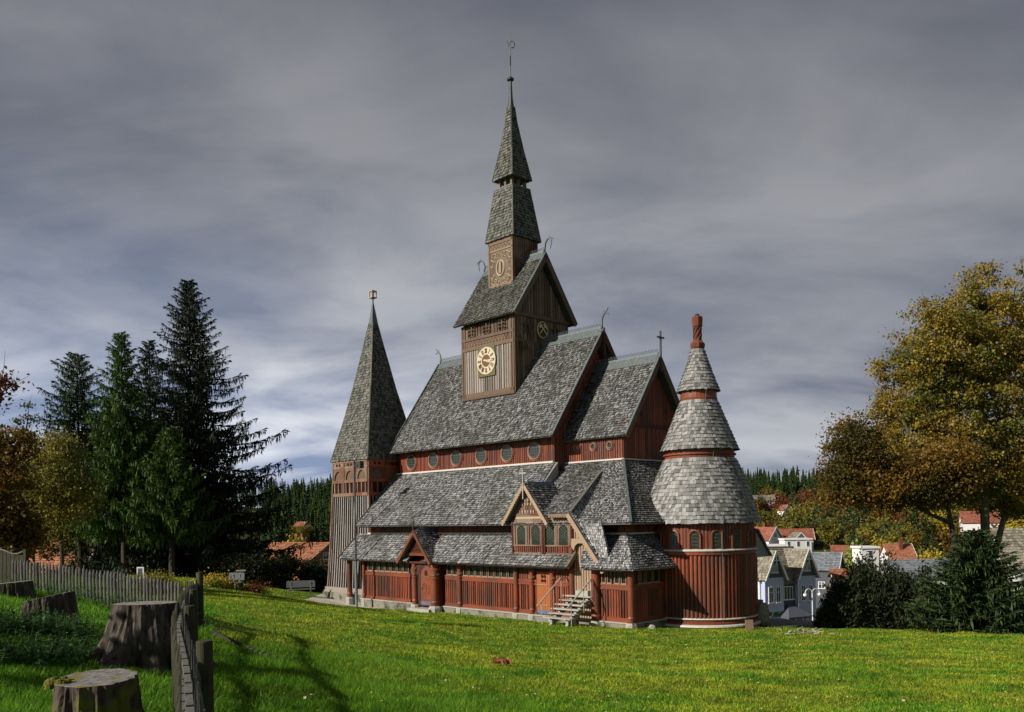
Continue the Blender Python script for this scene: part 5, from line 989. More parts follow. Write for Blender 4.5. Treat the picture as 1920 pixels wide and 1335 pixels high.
for px, d, sc, kd in VT:
    side = 'left of the church' if px < 700 else 'right of the church'; rg = 'among the village roofs' if d < 235 else 'on the slope above the village'
    lab = f'{cn[kd]} round tree {rg} {side}'; inst(random.choice(FR[kd]), 'village_tree', X(px, d, 1000), d, sc, lab, 'tree', f'{cn[kd]} trees {rg} {side}')
for px, d, sc in ((1412, 270, .55), (1458, 215, .5), (1470, 250, .6), (1518, 205, .55), (1545, 180, .55), (1600, 200, .75), (1612, 196, .7), (1735, 205, .65), (1748, 200, .75), (1762, 212, .6), (1500, 300, .8), (1575, 300, .9), (1640, 300, .8)):
    inst(random.choice(FS), 'village_spruce', X(px, d, 1000), d, sc, 'small dark spruce standing between the village houses on the right', 'tree', 'spruces between the village houses')
# ------------------------------------------------------------------ houses
def house(name, label, x, y, z, rot, w, l, h, rh, wall, roof, wins=(), chim=None, over=.35, hip=False, cat='house', gablewall=None, base=6):
    """w across the gable (local x), l along the ridge (local y); gable faces -y; z = eaves height in world, h = wall height"""
    t = thing(name, label, cat, (x, y, z - h), rot); mb = MB(); mb.bb((-w / 2, -l / 2, -base), (w / 2, l / 2, h)); mb.build('wall', wall, t)
    g_ = MB()
    for yy in (-l / 2, l / 2 - .15): g_.prism([(-w / 2, yy, h), (w / 2, yy, h), (0, yy, h + rh * .96)], (0, .15, 0)); g_.build('gable', gablewall or wall, t); g_ = MB()
    e = over; k = rh / (w / 2); rf = MB()
    rf.slab((-w / 2 - e, l / 2 + e, h - e * k), (-w / 2 - e, -l / 2 - e, h - e * k), (0, -l / 2 - e, h + rh), (0, l / 2 + e, h + rh), .14); rf.slab((w / 2 + e, -l / 2 - e, h - e * k), (w / 2 + e, l / 2 + e, h - e * k), (0, l / 2 + e, h + rh), (0, -l / 2 - e, h + rh), .14)
    rows = int((w / 2 + e) * 1.3 / .34)
    for sg in (-1, 1):
        a_, b_, c_, d_ = (-w / 2 - e, l / 2 + e, h - e * k), (-w / 2 - e, -l / 2 - e, h - e * k), (0, -l / 2 - e, h + rh), (0, l / 2 + e, h + rh)
        if sg > 0: a_, b_, c_, d_ = (w / 2 + e, -l / 2 - e, h - e * k), (w / 2 + e, l / 2 + e, h - e * k), (0, l / 2 + e, h + rh), (0, -l / 2 - e, h + rh)
        shingles(rf, a_, b_, c_, d_, .36, .30, False, .05)
    ro = rf.build('roof', roof, t)
    bb_ = MB()
    for sg in (-1, 1):
        b1 = MB(); b1.beam((sg * (w / 2 + e), -l / 2 - e - .03, h - e * k - .06), (0, -l / 2 - e - .03, h + rh - .06), .06, .2); b1.build('bargeboard', 'frame_white' if wall != 'timber' else 'trim_wood', ro)
    if chim: c_ = MB(); c_.bb((chim[0] - .3, chim[1] - .3, h), (chim[0] + .3, chim[1] + .3, h + rh + .9)); c_.bb((chim[0] - .36, chim[1] - .36, h + rh + .9), (chim[0] + .36, chim[1] + .36, h + rh + 1)); c_.build('chimney', 'brick_red', ro)
    for f, u, v, ww, hh in wins:
        def pt(a, b, o): return (a, -l / 2 - o, b) if f == 's' else ((-w / 2 - o, a, b) if f == 'w' else (w / 2 + o, a, b))
        F_ = MB(); 
        def rect(mb, a0, a1, b0, b1, o0, o1): p, q = pt(a0, b0, o0), pt(a1, b1, o1); mb.bb(np.minimum(p, q), np.maximum(p, q))
        rect(F_, u - ww / 2 - .1, u - ww / 2, v, v + hh, 0, .07); rect(F_, u + ww / 2, u + ww / 2 + .1, v, v + hh, 0, .07); rect(F_, u - ww / 2 - .1, u + ww / 2 + .1, v + hh, v + hh + .1, 0, .08); rect(F_, u - .03, u + .03, v, v + hh, 0, .05); rect(F_, u - ww / 2, u + ww / 2, v + hh * .66, v + hh * .66 + .07, 0, .055)
        wn = F_.build('window', 'frame_white', t); s2 = MB(); rect(s2, u - ww / 2 - .16, u + ww / 2 + .16, v - .12, v, 0, .16); s2.build('sill', 'frame_white', wn); p2 = MB(); rect(p2, u - ww / 2, u + ww / 2, v, v + hh, 0, .02); p2.build('pane', 'pane', wn)
    return t
# blue-grey guest house with two gables
def cafe():
    y = 112; x = X(1482, y, 1060); rot = rad(26); zr = 5 + ray(1480, 1029)[1] * y; t = thing('guest_house', 'pale blue two-gabled guest house with brown tiled roof behind the apse', 'house', (x, y, zr), rot)
    def B(nm, m, mb, p=None): return mb.build(nm, m, p or t)
    mb = MB(); mb.bb((-4.3, 1.2, -12), (4.3, 7.5, -3.3)); B('wall', 'blue_wall', mb); mb = MB(); mb.bb((-4.45, 1.0, -12), (-4.3, 7.5, -3.4)); B('side_wall', 'white', mb)
    rf = MB(); shingles(rf, (-4.9, .6, -4.0), (4.7, .6, -4.0), (4.7, 4.3, 0), (-4.9, 4.3, 0), .34, .3, True, .05); shingles(rf, (4.7, 8, -4.0), (-4.9, 8, -4.0), (-4.9, 4.3, 0), (4.7, 4.3, 0), .34, .3, True, .05); r0 = B('roof', 'tile_grey', rf)
    mb = MB(); mb.bb((-4.9, 4.2, .02), (4.7, 4.4, .12)); B('ridge_tiles', 'stone_pale', mb, r0)
    mb = MB(); mb.prism([(-4.4, .7, -4.0), (-4.4, 7.9, -4.0), (-4.4, 4.3, -.15)], (.1, 0, 0)); mb.prism([(4.3, .7, -4.0), (4.3, 7.9, -4.0), (4.3, 4.3, -.15)], (.1, 0, 0)); B('end_gable', 'white', mb)
    for gx_ in (-2.75, 2.75):
        w = 1.55; mb = MB(); mb.bb((gx_ - w, 0, -12), (gx_ + w, 2, -3.6)); B('bay_wall', 'blue_wall', mb)
        mb = MB(); mb.prism([(gx_ - w, -.02, -3.6), (gx_ + w, -.02, -3.6), (gx_, -.02, -.25)], (0, .1, 0)); B('bay_gable', 'slate_wall', mb)
        g_ = MB(); k = 3.6 / (w + .3)
        shingles(g_, (gx_ - w - .3, 4, -3.9), (gx_ - w - .3, -.5, -3.9), (gx_, -.5, -.1), (gx_, 4, -.1), .34, .3, True, .05); shingles(g_, (gx_ + w + .3, -.5, -3.9), (gx_ + w + .3, 4, -3.9), (gx_, 4, -.1), (gx_, -.5, -.1), .34, .3, True, .05); gr_ = B('bay_roof', 'tile_grey', g_)
        for sg in (-1, 1): mb = MB(); mb.beam((gx_ + sg * (w + .3), -.54, -3.98), (gx_, -.54, -.2), .07, .22); B('bargeboard', 'frame_white', mb, gr_)
        mb = MB(); mb.bb((gx_ - .06, -.5, -2.0), (gx_ + .06, -.42, -.35)); mb.bb((gx_ - .75, -.5, -1.45), (gx_ + .75, -.42, -1.33)); B('gable_cross_beam', 'frame_white', mb)
        for dx_, z0, hh, ww in ((-.33, -2.9, 1.0, .36), (.33, -2.9, 1.0, .36), (-.62, -6.75, 1.9, .62), (.62, -6.75, 1.9, .62), (-.62, -10.6, 1.7, .62), (.62, -10.6, 1.7, .62)):
            f = MB(); u = gx_ + dx_; a, b = u - ww / 2, u + ww / 2
            for p, q in (((a - .08, z0), (a, z0 + hh)), ((b, z0), (b + .08, z0 + hh)), ((a - .08, z0 + hh), (b + .08, z0 + hh + .08)), ((u - .025, z0), (u + .025, z0 + hh)), ((a, z0 + hh * .66), (b, z0 + hh * .66 + .07))): f.bb((p[0], -.08, p[1]), (q[0], 0, q[1]))
            wn = B('window', 'frame_white', f); s2 = MB(); s2.bb((a - .14, -.16, z0 - .12), (b + .14, 0, z0)); B('sill', 'frame_white', s2, wn); s2 = MB(); s2.bb((a, -.03, z0), (b, -.02, z0 + hh)); B('pane', 'pane', s2, wn)
    mb = MB(); mb.bb((-1.2, .5, -12), (1.2, 1.3, -4.2)); B('recess_wall', 'slate_wall', mb); mb = MB(); shingles(mb, (-1.3, .1, -4.5), (1.3, .1, -4.5), (1.1, 1.4, -3.4), (-1.1, 1.4, -3.4), .3, .3, True, .04); B('recess_roof', 'tile_grey', mb)
    f = MB()
    for a in (-.75, -.27, .22, .7): f.bb((a, .42, -6.5), (a + .07, .5, -4.9))
    f.bb((-.8, .42, -4.95), (.82, .5, -4.85)); wn = B('window', 'frame_white', f); s2 = MB(); s2.bb((-.95, .3, -6.65), (.95, .5, -6.5)); B('sill', 'frame_white', s2, wn); s2 = MB(); s2.bb((-.75, .46, -6.5), (.75, .47, -4.95)); B('pane', 'pane', s2, wn)
    mb = MB(); mb.add([(-1.9, -1.6, -8.6), (2.4, -1.6, -8.6), (2.4, .6, -8.6), (-1.9, .6, -8.6), (0, .5, -7.0)], [(0, 1, 4), (1, 2, 4), (2, 3, 4), (3, 0, 4), (3, 2, 1, 0)]); mb.bb((-1.95, -1.65, -8.8), (2.45, .6, -8.61)); pr = B('porch_roof', 'slate_wall', mb)
    for px_ in (-1.6, -.5, .7, 2.1): mb = MB(); mb.tube([(px_, -1.35, -12), (px_, -1.35, -8.8)], .12, 8); B('porch_post', 'frame_white', mb, pr)
    mb = MB(); mb.bb((-4.3, -.06, -8.45), (-1.3, 0, -7.95)); sb = B('sign_band', 'slate_wall', mb)
    cu = bpy.data.curves.new('lettering', 'FONT'); cu.body = 'Café'; cu.size = 1.0; cu.extrude = .03; cu.align_x = 'CENTER'; cu.shear = .4
    to = bpy.data.objects.new('lettering', cu); S.collection.objects.link(to); dg = bpy.context.evaluated_depsgraph_get(); me = bpy.data.meshes.new_from_object(to.evaluated_get(dg)); bpy.data.objects.remove(to); me.materials.clear(); me.materials.append(M['sign_green'])
    to = bpy.data.objects.new('lettering', me); S.collection.objects.link(to); to.parent = sb; to.location = (-2.5, -.1, -8.6); to.rotation_euler = (rad(90), 0, 0)
    mb = MB(); mb.tube([(-4.4, .9, -3.6), (-4.5, .8, -4.2), (-4.5, .8, -12)], .08, 6); B('drainpipe', 'frame_white', mb)
    mb = MB(); mb.tube([(1.25, -.06, -3.7), (1.2, -.06, -8)], .06, 6); B('drainpipe', 'frame_white', mb)
cafe()
yl = 104; xl = X(1523, yl, 1120); lp = thing('street_lamp', 'white double-armed street lamp in front of the blue guest house', 'lamp', (xl, yl, gz(xl, yl)), .3); zt_ = 5 + ray(1523, 1103)[1] * yl - gz(xl, yl)
mb = MB(); mb.tube([(0, 0, 0), (0, 0, zt_ - .6)], .06, 6); mb.build('pole', 'frame_white', lp)
for sg in (-1, 1):
    mb = MB(); mb.tube([(0, 0, zt_ - .6)] + [(sg * (.5 - .5 * math.cos(t)), 0, zt_ - .6 + .55 * math.sin(t)) for t in np.linspace(.3, 3.0, 9)], .045, 5); a_ = mb.build('arm', 'frame_white', lp); mb = MB(); mb.lathe([(.05, 0), (.2, -.1), (.22, -.3), (.1, -.42)], (sg * 1.0, 0, zt_ - .55), 10); mb.build('lamp_shade', 'frame_white', a_)
def hx(px, yridge, y): p = at(px, yridge, y); return p
p = hx(1433, 988, 195); house('village_house', 'white house with steep red roof right beside the apse', p[0], p[1], p[2] - 2.6, rad(35), 4.6, 6, 4.5, 2.6, 'white', 'tile_red', [('s', -.9, 2.2, .7, 1), ('s', .9, 2.2, .7, 1), ('s', 0, 4.9, .7, .9), ('w', 1, 2.2, .8, 1)], (.8, .5), gablewall='white')
p = hx(1492, 991, 200); house('village_house', 'white house with broad red roof and central gable above the guest house', p[0], p[1], p[2] - 2.2, rad(80), 5.5, 6.8, 4, 2.2, 'white', 'tile_red', [('w', -1.6, 1.6, .8, 1.1), ('w', 1.6, 1.6, .8, 1.1)], None)
p = hx(1494, 998, 196); house('villa_wing', 'white gabled wing projecting from the broad red-roofed house', p[0], p[1], p[2] - 1.8, rad(5), 3.6, 4, 5, 1.8, 'white', 'tile_grey', [('s', -.8, 2.6, .6, 1), ('s', .8, 2.6, .6, 1)])
p = hx(1430, 928, 340); house('hill_house', 'grey-roofed house high on the slope right of the apse', p[0], p[1], p[2] - 2.4, rad(82), 7, 8, 4, 2.4, 'brownwall' if 0 else 'white', 'tile_grey', [('w', -1.5, 1.2, 1, 1.2)])
p = hx(1568, 943, 330); house('hill_house', 'red-roofed house on the slope under the ridge wood', p[0], p[1], p[2] - 2.6, rad(78), 7, 6, 4, 2.6, 'white', 'tile_red', [('w', 0, 1.2, 1, 1.2)])
p = hx(1471, 946, 325); house('hill_house', 'tiny red-roofed house among the red-brown trees on the slope', p[0], p[1], p[2] - 1.8, rad(20), 3.6, 4, 3, 1.8, 'white', 'tile_red', [('s', 0, 1.2, .8, 1)])
p = hx(1682, 1019, 168); house('village_house', 'house with bright orange roof behind the juniper', p[0], p[1], p[2] - 2.6, rad(84), 6.5, 4.6, 5, 2.6, 'white', 'tile_orange', [('w', 0, 2, .9, 1.2)], (-1.2, -.3))
p = hx(1740, 1048, 120); house('long_house', 'long slate-roofed building behind the juniper and young spruce', p[0], p[1], p[2] - 2.2, rad(86), 6, 11, 5, 2.2, 'white', 'tile_slate', [('w', -3, 2, .9, 1.2), ('w', 3, 2, .9, 1.2)])
p = hx(1920, 990, 82); house('village_house', 'white house with grey-brown tiled roof at the right edge', p[0] + 1.8, p[1], p[2] - 3.4, rad(75), 7, 8, 5.5, 3.4, 'white', 'tile_grey', [('w', 1, 2, 1, 1.4)])
p = hx(1583, 1066, 118); house('shed', 'low orange-roofed shed beneath the yellow trees', p[0], p[1], p[2] - 1, rad(80), 3.4, 3, 3, 1, 'white', 'tile_orange', [('w', 0, 1, .7, .8)], cat='shed')
p = hx(1546, 1035, 135); house('barn', 'dark grey-roofed barn just right of the guest house', p[0], p[1], p[2] - 2.4, rad(60), 5.5, 4.5, 4, 2.4, 'slate_wall', 'tile_slate', [('w', 0, 1, .8, .9)], cat='barn')
p = hx(1835, 958, 215); house('village_house', 'pink-tiled house half hidden behind the maple trunks', p[0], p[1], p[2] - 2.6, rad(70), 6, 8, 5, 2.6, 'white', 'tile_red', [('w', 0, 2, 1, 1.2)])
p = hx(1585, 1022, 160); house('village_house', 'red-roofed house between the lime-green and yellow trees', p[0], p[1], p[2] - 1.8, rad(70), 4.5, 4.5, 4, 1.8, 'white', 'tile_red', [('w', 0, 1.4, .8, 1)])
def flat(name, label, pxa, pxb, top, y, h, dep=4, cat='building'):
    a = at(pxa, top, y); b = at(pxb, top, y); t = thing(name, label, cat, ((a[0] + b[0]) / 2, y, a[2] - h)); w = (b[0] - a[0]) / 2; mb = MB(); mb.bb((-w + .2, .2, -6), (w - .2, dep, h - .3)); mb.build('wall', 'white', t); mb = MB(); mb.bb((-w, 0, h - .3), (w, dep + .2, h)); mb.build('flat_roof', 'frame_white', t)
    for i in range(max(1, int(w / .9))): mb = MB(); c = -w + (i + .5) * 2 * w / max(1, int(w / .9)); mb.bb((c - .3, .14, h - 1.7), (c + .3, .19, h - .6)); wn = mb.build('window', 'frame_white', t); mb = MB(); mb.bb((c - .24, .12, h - 1.64), (c + .24, .135, h - .66)); mb.build('pane', 'pane', wn)
flat('flat_roofed_hall', 'long low white flat-roofed hall behind the guest house roof', 1408, 1478, 1022, 150, 2.5)
flat('white_veranda', 'white veranda block below the broad red-roofed house', 1470, 1524, 1010, 185, 2.6)
flat('roof_pavilion', 'small white flat-topped roof pavilion above the juniper', 1614, 1651, 1025, 135, 2.6)
# chalet and house on the left
p = hx(588, 1017, 108); 
for a_, b_ in ((552, 236), (566, 234), (580, 236)): q_ = at(a_, 1004, b_); inst(FR['ochre'][0], 'village_tree', q_[0], b_, .42, 'small olive-yellow tree in front of the tiny pink-roofed house', 'tree', 'small trees before the pink-roofed house', z=q_[2])
ct = house('chalet', 'timber chalet with broad orange tiled roof left of the bell tower', p[0] - 2.2, p[1] + 2.6, p[2] - 2.5, rad(58), 8.6, 8.5, 5, 2.5, 'timber', 'tile_orange', [('s', -1.6, 3.4, 1.1, 1.2), ('s', 0, 3.4, 1.1, 1.2), ('s', 1.6, 3.4, 1.1, 1.2), ('s', 0, 5.4, .9, .7)], None, .9)
p = hx(120, 1008, 92); house('village_house', 'orange-tiled house showing between the trunks at the far left', p[0], p[1], p[2] - 3.2, rad(80), 8, 9, 4, 3.2, 'white', 'tile_orange', [('w', 0, 1, 1, 1.2)])
p = hx(10, 985, 100); house('village_house', 'house with ochre roof at the left edge behind the orange tree', p[0], p[1], p[2] - 3, rad(70), 7, 9, 5, 3, 'timber', 'tile_orange', [('w', 0, 1, 1, 1.2)])
p = hx(566, 976, 240); house('hill_house', 'small pink-roofed house in the wood left of the bell tower', p[0], p[1], p[2] - 1.4, rad(60), 2.6, 3, 1.2, 1.1, 'timber', 'tile_red', [('s', 0, 1.2, .8, 1)])
# ------------------------------------------------------------------ fence of half-round pickets
NEAR = [(-1.55, 4.2), (-2.75, 7.3), (-4.25, 11), (-5.9, 15.6), (-7.95, 21.7), (-8.6, 22.6)]; FAR = [(-8.6, 22.6), (-11.0, 24), (-14.0, 25.4), (-14.9, 25.9)]; TOPZ = {0: 3.97, 1: 3.95, 2: 3.9, 3: 3.8, 4: 3.62, 5: 3.52}
fe = thing('picket_fence', 'weathered half-log picket fence running from the front past the stumps and off to the left', 'fence', (-5, 13, 3)); fo = np.array([-5, 13, 3.])
def picket(mb, x, y, zb, zt, r, d, side):
    """half-round picket; d = along-fence unit vector; side = which face the round part looks to"""
    n = np.array([-d[1], d[0]]) * side; A = np.linspace(0, math.pi, 6); lean = random.gauss(0, .008)
    V = []; 
    for z, sc in ((zb, 1), (zt - .10, 1), (zt, .3)):
        for a in A: V.append((x + d[0] * r * sc * math.cos(a) + n[0] * r * sc * math.sin(a) + lean * (z - zb), y + d[1] * r * sc * math.cos(a) + n[1] * r * sc * math.sin(a), z))
    m = len(A); F_ = [(j * m + i, j * m + i + 1, (j + 1) * m + i + 1, (j + 1) * m + i) for j in range(2) for i in range(m - 1)] + [(j * m + m - 1, j * m, (j + 1) * m, (j + 1) * m + m - 1) for j in range(2)] + [tuple(2 * m + i for i in range(m))]
    mb.add(np.array(V) - fo, F_)
def run(pts, zt, spacing, r, both):
    for i in range(len(pts) - 1):
        a, b = np.array(pts[i]), np.array(pts[i + 1]); L_ = np.linalg.norm(b - a); d = (b - a) / L_; n = int(L_ / spacing); mb = MB(); mb2 = MB(); z0, z1 = zt[i], zt[i + 1]
        for k in range(n):
            t = (k + .5) / n; p = a + (b - a) * t; side = (1 if k % 2 else -1) if both else 1; q = p + np.array([-d[1], d[0]]) * side * (.05 if both else .03); zt_k = z0 + (z1 - z0) * t + random.gauss(0, .014)
            picket(mb2 if both and side > 0 else mb, q[0], q[1], min(gz(*q) + .03, zt_k - .8), zt_k - (.03 if side > 0 and both else 0), r * random.uniform(.9, 1.1), d, side)
        mb.build('picket_panel', 'picket', fe)
        if len(mb2.v): mb2.build('picket_panel', 'post', fe)
        for hz in (.22, .7):
            r1_ = MB(); r1_.beam(np.array([*a, z0 - hz]) - fo, np.array([*b, z1 - hz]) - fo, .05, .07); r1_.build('rail', 'picket', fe)
run(NEAR, [TOPZ[i] for i in range(6)], .225, .036, True)
run(FAR, [3.52, 3.72, 4.0, 4.06], .135, .043, False)
for x, y, zt_, r in ((-2.6, 7.3, 4.02, .07), (-4.1, 11, 3.97, .07), (-5.74, 15.6, 3.83, .07), (-7.8, 21.7, 3.80, .07), (-8.5, 22.7, 3.5, .06), (-11, 24.1, 3.66, .06), (-13.9, 25.5, 3.95, .06)):
    mb = MB(); mb.lathe([(r * 1.05, gz(x, y) - .4), (r, gz(x, y) + .2), (r * .97, zt_ - .012), (r * .9, zt_)], (0, 0, 0), 14); V = mb.v[0]; V[:, 0] += x; V[:, 1] += y; mb.v[0] = V - fo; mb.build('post', 'post', fe)
# solid board gate at the left end of the fence
gt = thing('board_gate', 'solid wavy-topped plank gate at the far left end of the fence', 'gate', (-15.9, 26.6, gz(-15.9, 26.6)), rad(-20)); mb = MB()
for i in range(14): x = -1.1 + i * .17; mb.bb((x, -.02, -.1), (x + .15, .02, .98 + .07 * math.sin(i * .9)))
mb.build('planks', 'post', gt)
for x in (-1.2, 1.35): mb = MB(); mb.bb((x - .05, -.05, -.2), (x + .05, .05, 1.1)); mb.build('gate_post', 'post', gt)
mb = MB(); mb.tube([(-1.15 + .2 * i, 0, 1.02 + .07 * math.sin(i * .9 * 1.18)) for i in range(13)], .03, 5); mb.build('top_rail', 'picket', gt)
# ------------------------------------------------------------------ tree stumps
def stump(label, x, y, z, rt, h, flare, m, mt, seed, tilt=(0, 0), roots=6, deep=.16):
    r = np.random.default_rng(seed); n = 96; A = np.arange(n) * 2 * math.pi / n; ph = r.random(8) * 6.28; V = []; K = 22
    t = thing('tree_stump', label, 'stump', (x, y, z))
    for j in range(K + 1):
        u = j / K; fl = 1 + flare * (1 - u) ** 1.7; lob = deep * (1 - u) ** 1.3 * (np.abs(np.cos(A * roots / 2 + ph[0] + .5 * np.sin(A * 2 + ph[1]))) ** 1.2 * 2 - .8) + .03 * np.sin(A * 9 + ph[2] + u * 3) + .03 * np.sin(A * 17 + ph[3] + u * 2) + .022 * np.sin(A * 31 + u * 5)
        R = rt * (fl + lob * (1 + 1.6 * (1 - u))) + r.normal(0, rt * .006, n); zz_ = -.35 + u * (h + .35) + (tilt[0] * np.cos(A) + tilt[1] * np.sin(A)) * rt * u ** 3 + 0
        V.append(np.stack([R * np.cos(A), R * np.sin(A), zz_], 1))
    F_ = [(j * n + i, j * n + (i + 1) % n, (j + 1) * n + (i + 1) % n, (j + 1) * n + i) for j in range(K) for i in range(n)]; mb = MB(); mb.add(np.concatenate(V), F_); mb.build('bark', m, t, smooth=False)
    top = V[-1]; mb = MB(); c = top.mean(0); rings = [top * (1 - q) + c * q + [0, 0, .004 + .008 * math.sin(q * 20)] for q in (.0, .12, .3, .5, .7, .88)]; VV = np.concatenate(rings + [c[None]]); F_ = [(j * n + i, j * n + (i + 1) % n, (j + 1) * n + (i + 1) % n, (j + 1) * n + i) for j in range(5) for i in range(n)] + [(5 * n + i, 5 * n + (i + 1) % n, 6 * n) for i in range(n)]
    mb.add(VV, F_); mb.build('cut_face', mt, t, smooth=True); return t
stump('big flared tree stump with spreading roots right beside the near fence', -5.62, 13.3, gz(-5.62, 13.3), .46, 3.80 - gz(-5.62, 13.3), 1.15, 'stump', 'stump_top', 3, (.0, -.03), 7, .30)
s2_ = stump('mossy round stump in the foreground with a lichened cut face', -4.28, 8.9, gz(-4.28, 8.9), .385, 3.44 - gz(-4.28, 8.9), .22, 'stump_moss', 'stump_top_moss', 4, (0, .07), 5, .09)
mb = MB(); 
for q in range(26): mb.lathe([(.001, .05), (.03, .045), (.045, .0)], (-.33 + random.gauss(0, .07), -.14 + random.gauss(0, .07), 3.44 - gz(-4.28, 8.9) - .03 + random.gauss(0, .012)), 7)
mb.build('moss_cushion', 'moss', s2_)
stump('slanting stump in front of the far fence, half hidden by nettles', X(92, 17, 1120), 17, gz(X(92, 17, 1120), 17), .44, 3.62 - gz(X(92, 17, 1120), 17), .3, 'stump', 'stump_top', 5, (.22, 0), 4, .1)
stump('low broad stump at the left edge below the board gate', X(24, 21, 1090), 21, gz(X(24, 21, 1090), 21), .42, 3.66 - gz(X(24, 21, 1090), 21), .5, 'stump', 'stump_top', 6, (.08, 0), 4, .12)
def nettles(label, x, y, n, rx, ry, h, seed, m='nettle'):
    r = np.random.default_rng(seed); mb = MB(); xs = x + r.normal(0, rx, n); ys = y + r.normal(0, ry, n); zs = ground(xs, ys)
    for x_, y_, z_ in zip(xs, ys, zs):
        hh = h * r.uniform(.5, 1.2); k = 9; u = r.random(k)[:, None]; lean = r.normal(0, .1, 2); c = np.concatenate([x_ + lean[0] * u, y_ + lean[1] * u, z_ + hh * u], 1); d = unit(np.concatenate([r.normal(0, 1, (k, 2)), r.uniform(-.5, .3, (k, 1))], 1)); rhombs(mb, c, d, unit(np.cross(d, [0, 0, 1.])), r.uniform(.06, .13, k), r.uniform(.03, .07, k))
        mb.tube([(x_, y_, z_), (x_ + lean[0], y_ + lean[1], z_ + hh)], [.006, .003], 3)
    return tag(mb.build('nettle_patch', m), label, 'plants', kind='stuff')
nettles('patch of green nettles growing in front of the slanting stump', -8.3, 15.2, 420, .8, .5, .38, 1)
nettles('nettles along the foot of the far fence', -10.6, 22.3, 260, 1.6, .5, .45, 2); nettles('weeds around the big flared stump', -6.9, 12.6, 160, .4, .6, .3, 3)
# root running out onto the lawn
mb = MB(); P_ = [(-7.0, 20.3), (-6.0, 18.4), (-4.9, 17.0), (-4.0, 16.2), (-3.0, 15.6)]; mb.tube([(x_, y_, gz(x_, y_) + .04) for x_, y_ in P_], [.08, .06, .045, .03, .012], 8); tag(mb.build('exposed_root', 'bark', smooth=True), 'long exposed root snaking from the last fence post across the lawn', 'root')
# ------------------------------------------------------------------ smaller things
def bench(label, px, py, y, rot, w=1.9):
    p = at(px, py, y); g = gz(p[0], y); t = thing('park_bench', label, 'bench', (p[0], y, g), rot)
    for i in range(3): mb = MB(); mb.bb((-w / 2, -.22 + i * .15, .42), (w / 2, -.1 + i * .15, .46)); mb.build('seat_slat', 'bench', t)
    mb = MB(); mb.prism([(-w / 2, .26, .55), (w / 2, .26, .55), (w / 2, .3, .95), (w / 2 - .08, .31, 1.0), (-w / 2 + .08, .31, 1.0), (-w / 2, .3, .95)], (0, .04, 0)); mb.build('backrest', 'bench', t)
    for x in (-w / 2 + .3, w / 2 - .3): mb = MB(); mb.bb((x - .05, -.2, -.1), (x + .05, .26, .42)); mb.bb((x - .04, .26, .3), (x + .04, .3, .9)); mb.build('leg', 'stone', t)
bench('grey wooden bench beside the bell tower with its back to the hedge', 564, 1120, 59, rad(12), 1.9); bench('light grey bench near the rust-red bush', 440, 1112, 52.5, rad(-8), 1.0)
p = at(452, 1115, 53.2); sh = thing('wayside_shrine', 'narrow red-brown wooden post shrine with a tiny roof by the bushes', 'shrine', (p[0], 53.2, gz(p[0], 53.2) - .1), .2)
mb = MB(); mb.bb((-.14, -.12, 0), (.14, .12, 1.25)); mb.build('case', 'red_wood', sh); mb = MB(); mb.bb((-.26, -.2, 1.25), (.3, .2, 1.32)); mb.build('roof_board', 'stone_pale', sh); mb = MB(); mb.bb((-.1, -.16, 0), (-.02, -.13, 1.55)); mb.build('upright', 'red_dark', sh)
ml = Vector(C0) + Matrix.Rotation(PHI, 3, 'Z') @ Vector((-1.2, 21.0, -.55)); mast = thing('light_mast', 'tall thin floodlight mast at the corner of the gallery', 'lamp post', ml, PHI)
mb = MB(); mb.tube([(0, 0, 0), (0, 0, 3.0)], .10, 10); mb.build('lower_pole', 'steel', mast); mb = MB(); mb.tube([(0, 0, 3.0), (0, 0, 9.4)], .06, 8); mb.build('upper_pole', 'dark_steel', mast); mb = MB(); mb.bb((.05, -.55, 8.9), (.35, -.12, 9.35)); mb.bb((-.02, -.3, 9.05), (.1, .02, 9.12)); mb.build('floodlight', 'dark_steel', mast)
nbx, nby = X(263, 40, 1075), 40; nb_ = thing('notice_frame', 'small white-framed notice board behind the fence', 'notice board', (nbx, nby, gz(nbx, nby))); z0 = 5 + ray(263, 1086)[1] * nby - gz(nbx, nby)
mb = MB(); mb.bb((-.16, 0, z0), (.16, .04, z0 + .06)); mb.bb((-.16, 0, z0 + .5), (.16, .04, z0 + .56)); mb.bb((-.16, 0, z0 + .06), (-.11, .04, z0 + .5)); mb.bb((.11, 0, z0 + .06), (.16, .04, z0 + .5)); mb.build('frame', 'frame_white', nb_); mb = MB(); mb.bb((-.1, .01, z0 + .07), (.1, .03, z0 + .49)); mb.build('board', 'slate_wall', nb_); mb = MB(); mb.bb((-.03, .045, -.1), (.03, .08, z0 + .3)); mb.build('post', 'post', nb_)
def rock(label, px, y, w, h, m, seed, name='boulder', cat='boulder', z=None):
    r = np.random.default_rng(seed); x = X(px, y, 1150); mb = MB(); A = np.linspace(0, math.pi, 9); V = []; n = 14
    for i, a in enumerate(A):
        for j in range(n): b = j * 2 * math.pi / n; k = 1 + .14 * math.sin(3 * b + i) + r.normal(0, .05); V.append((w / 2 * math.sin(a) ** .6 * math.cos(b) * k, w / 2 * math.sin(a) ** .6 * math.sin(b) * k, h / 2 - h / 2 * math.cos(math.pi - a) * 1.0 - .1))
    mb.add(V, [(i * n + j, i * n + (j + 1) % n, (i + 1) * n + (j + 1) % n, (i + 1) * n + j) for i in range(8) for j in range(n)]); o = mb.build(name, m); o.location = (x, y, gz(x, y) if z is None else z); return tag(o, label, cat)
rock('tall mossy standing stone at the right foot of the apse', 1430, 43.5, .62, 1.35, 'stone', 1); rock('small pale stone at the foot of the chancel corner', 1222, 40.6, .3, .3, 'stone_pale', 2)
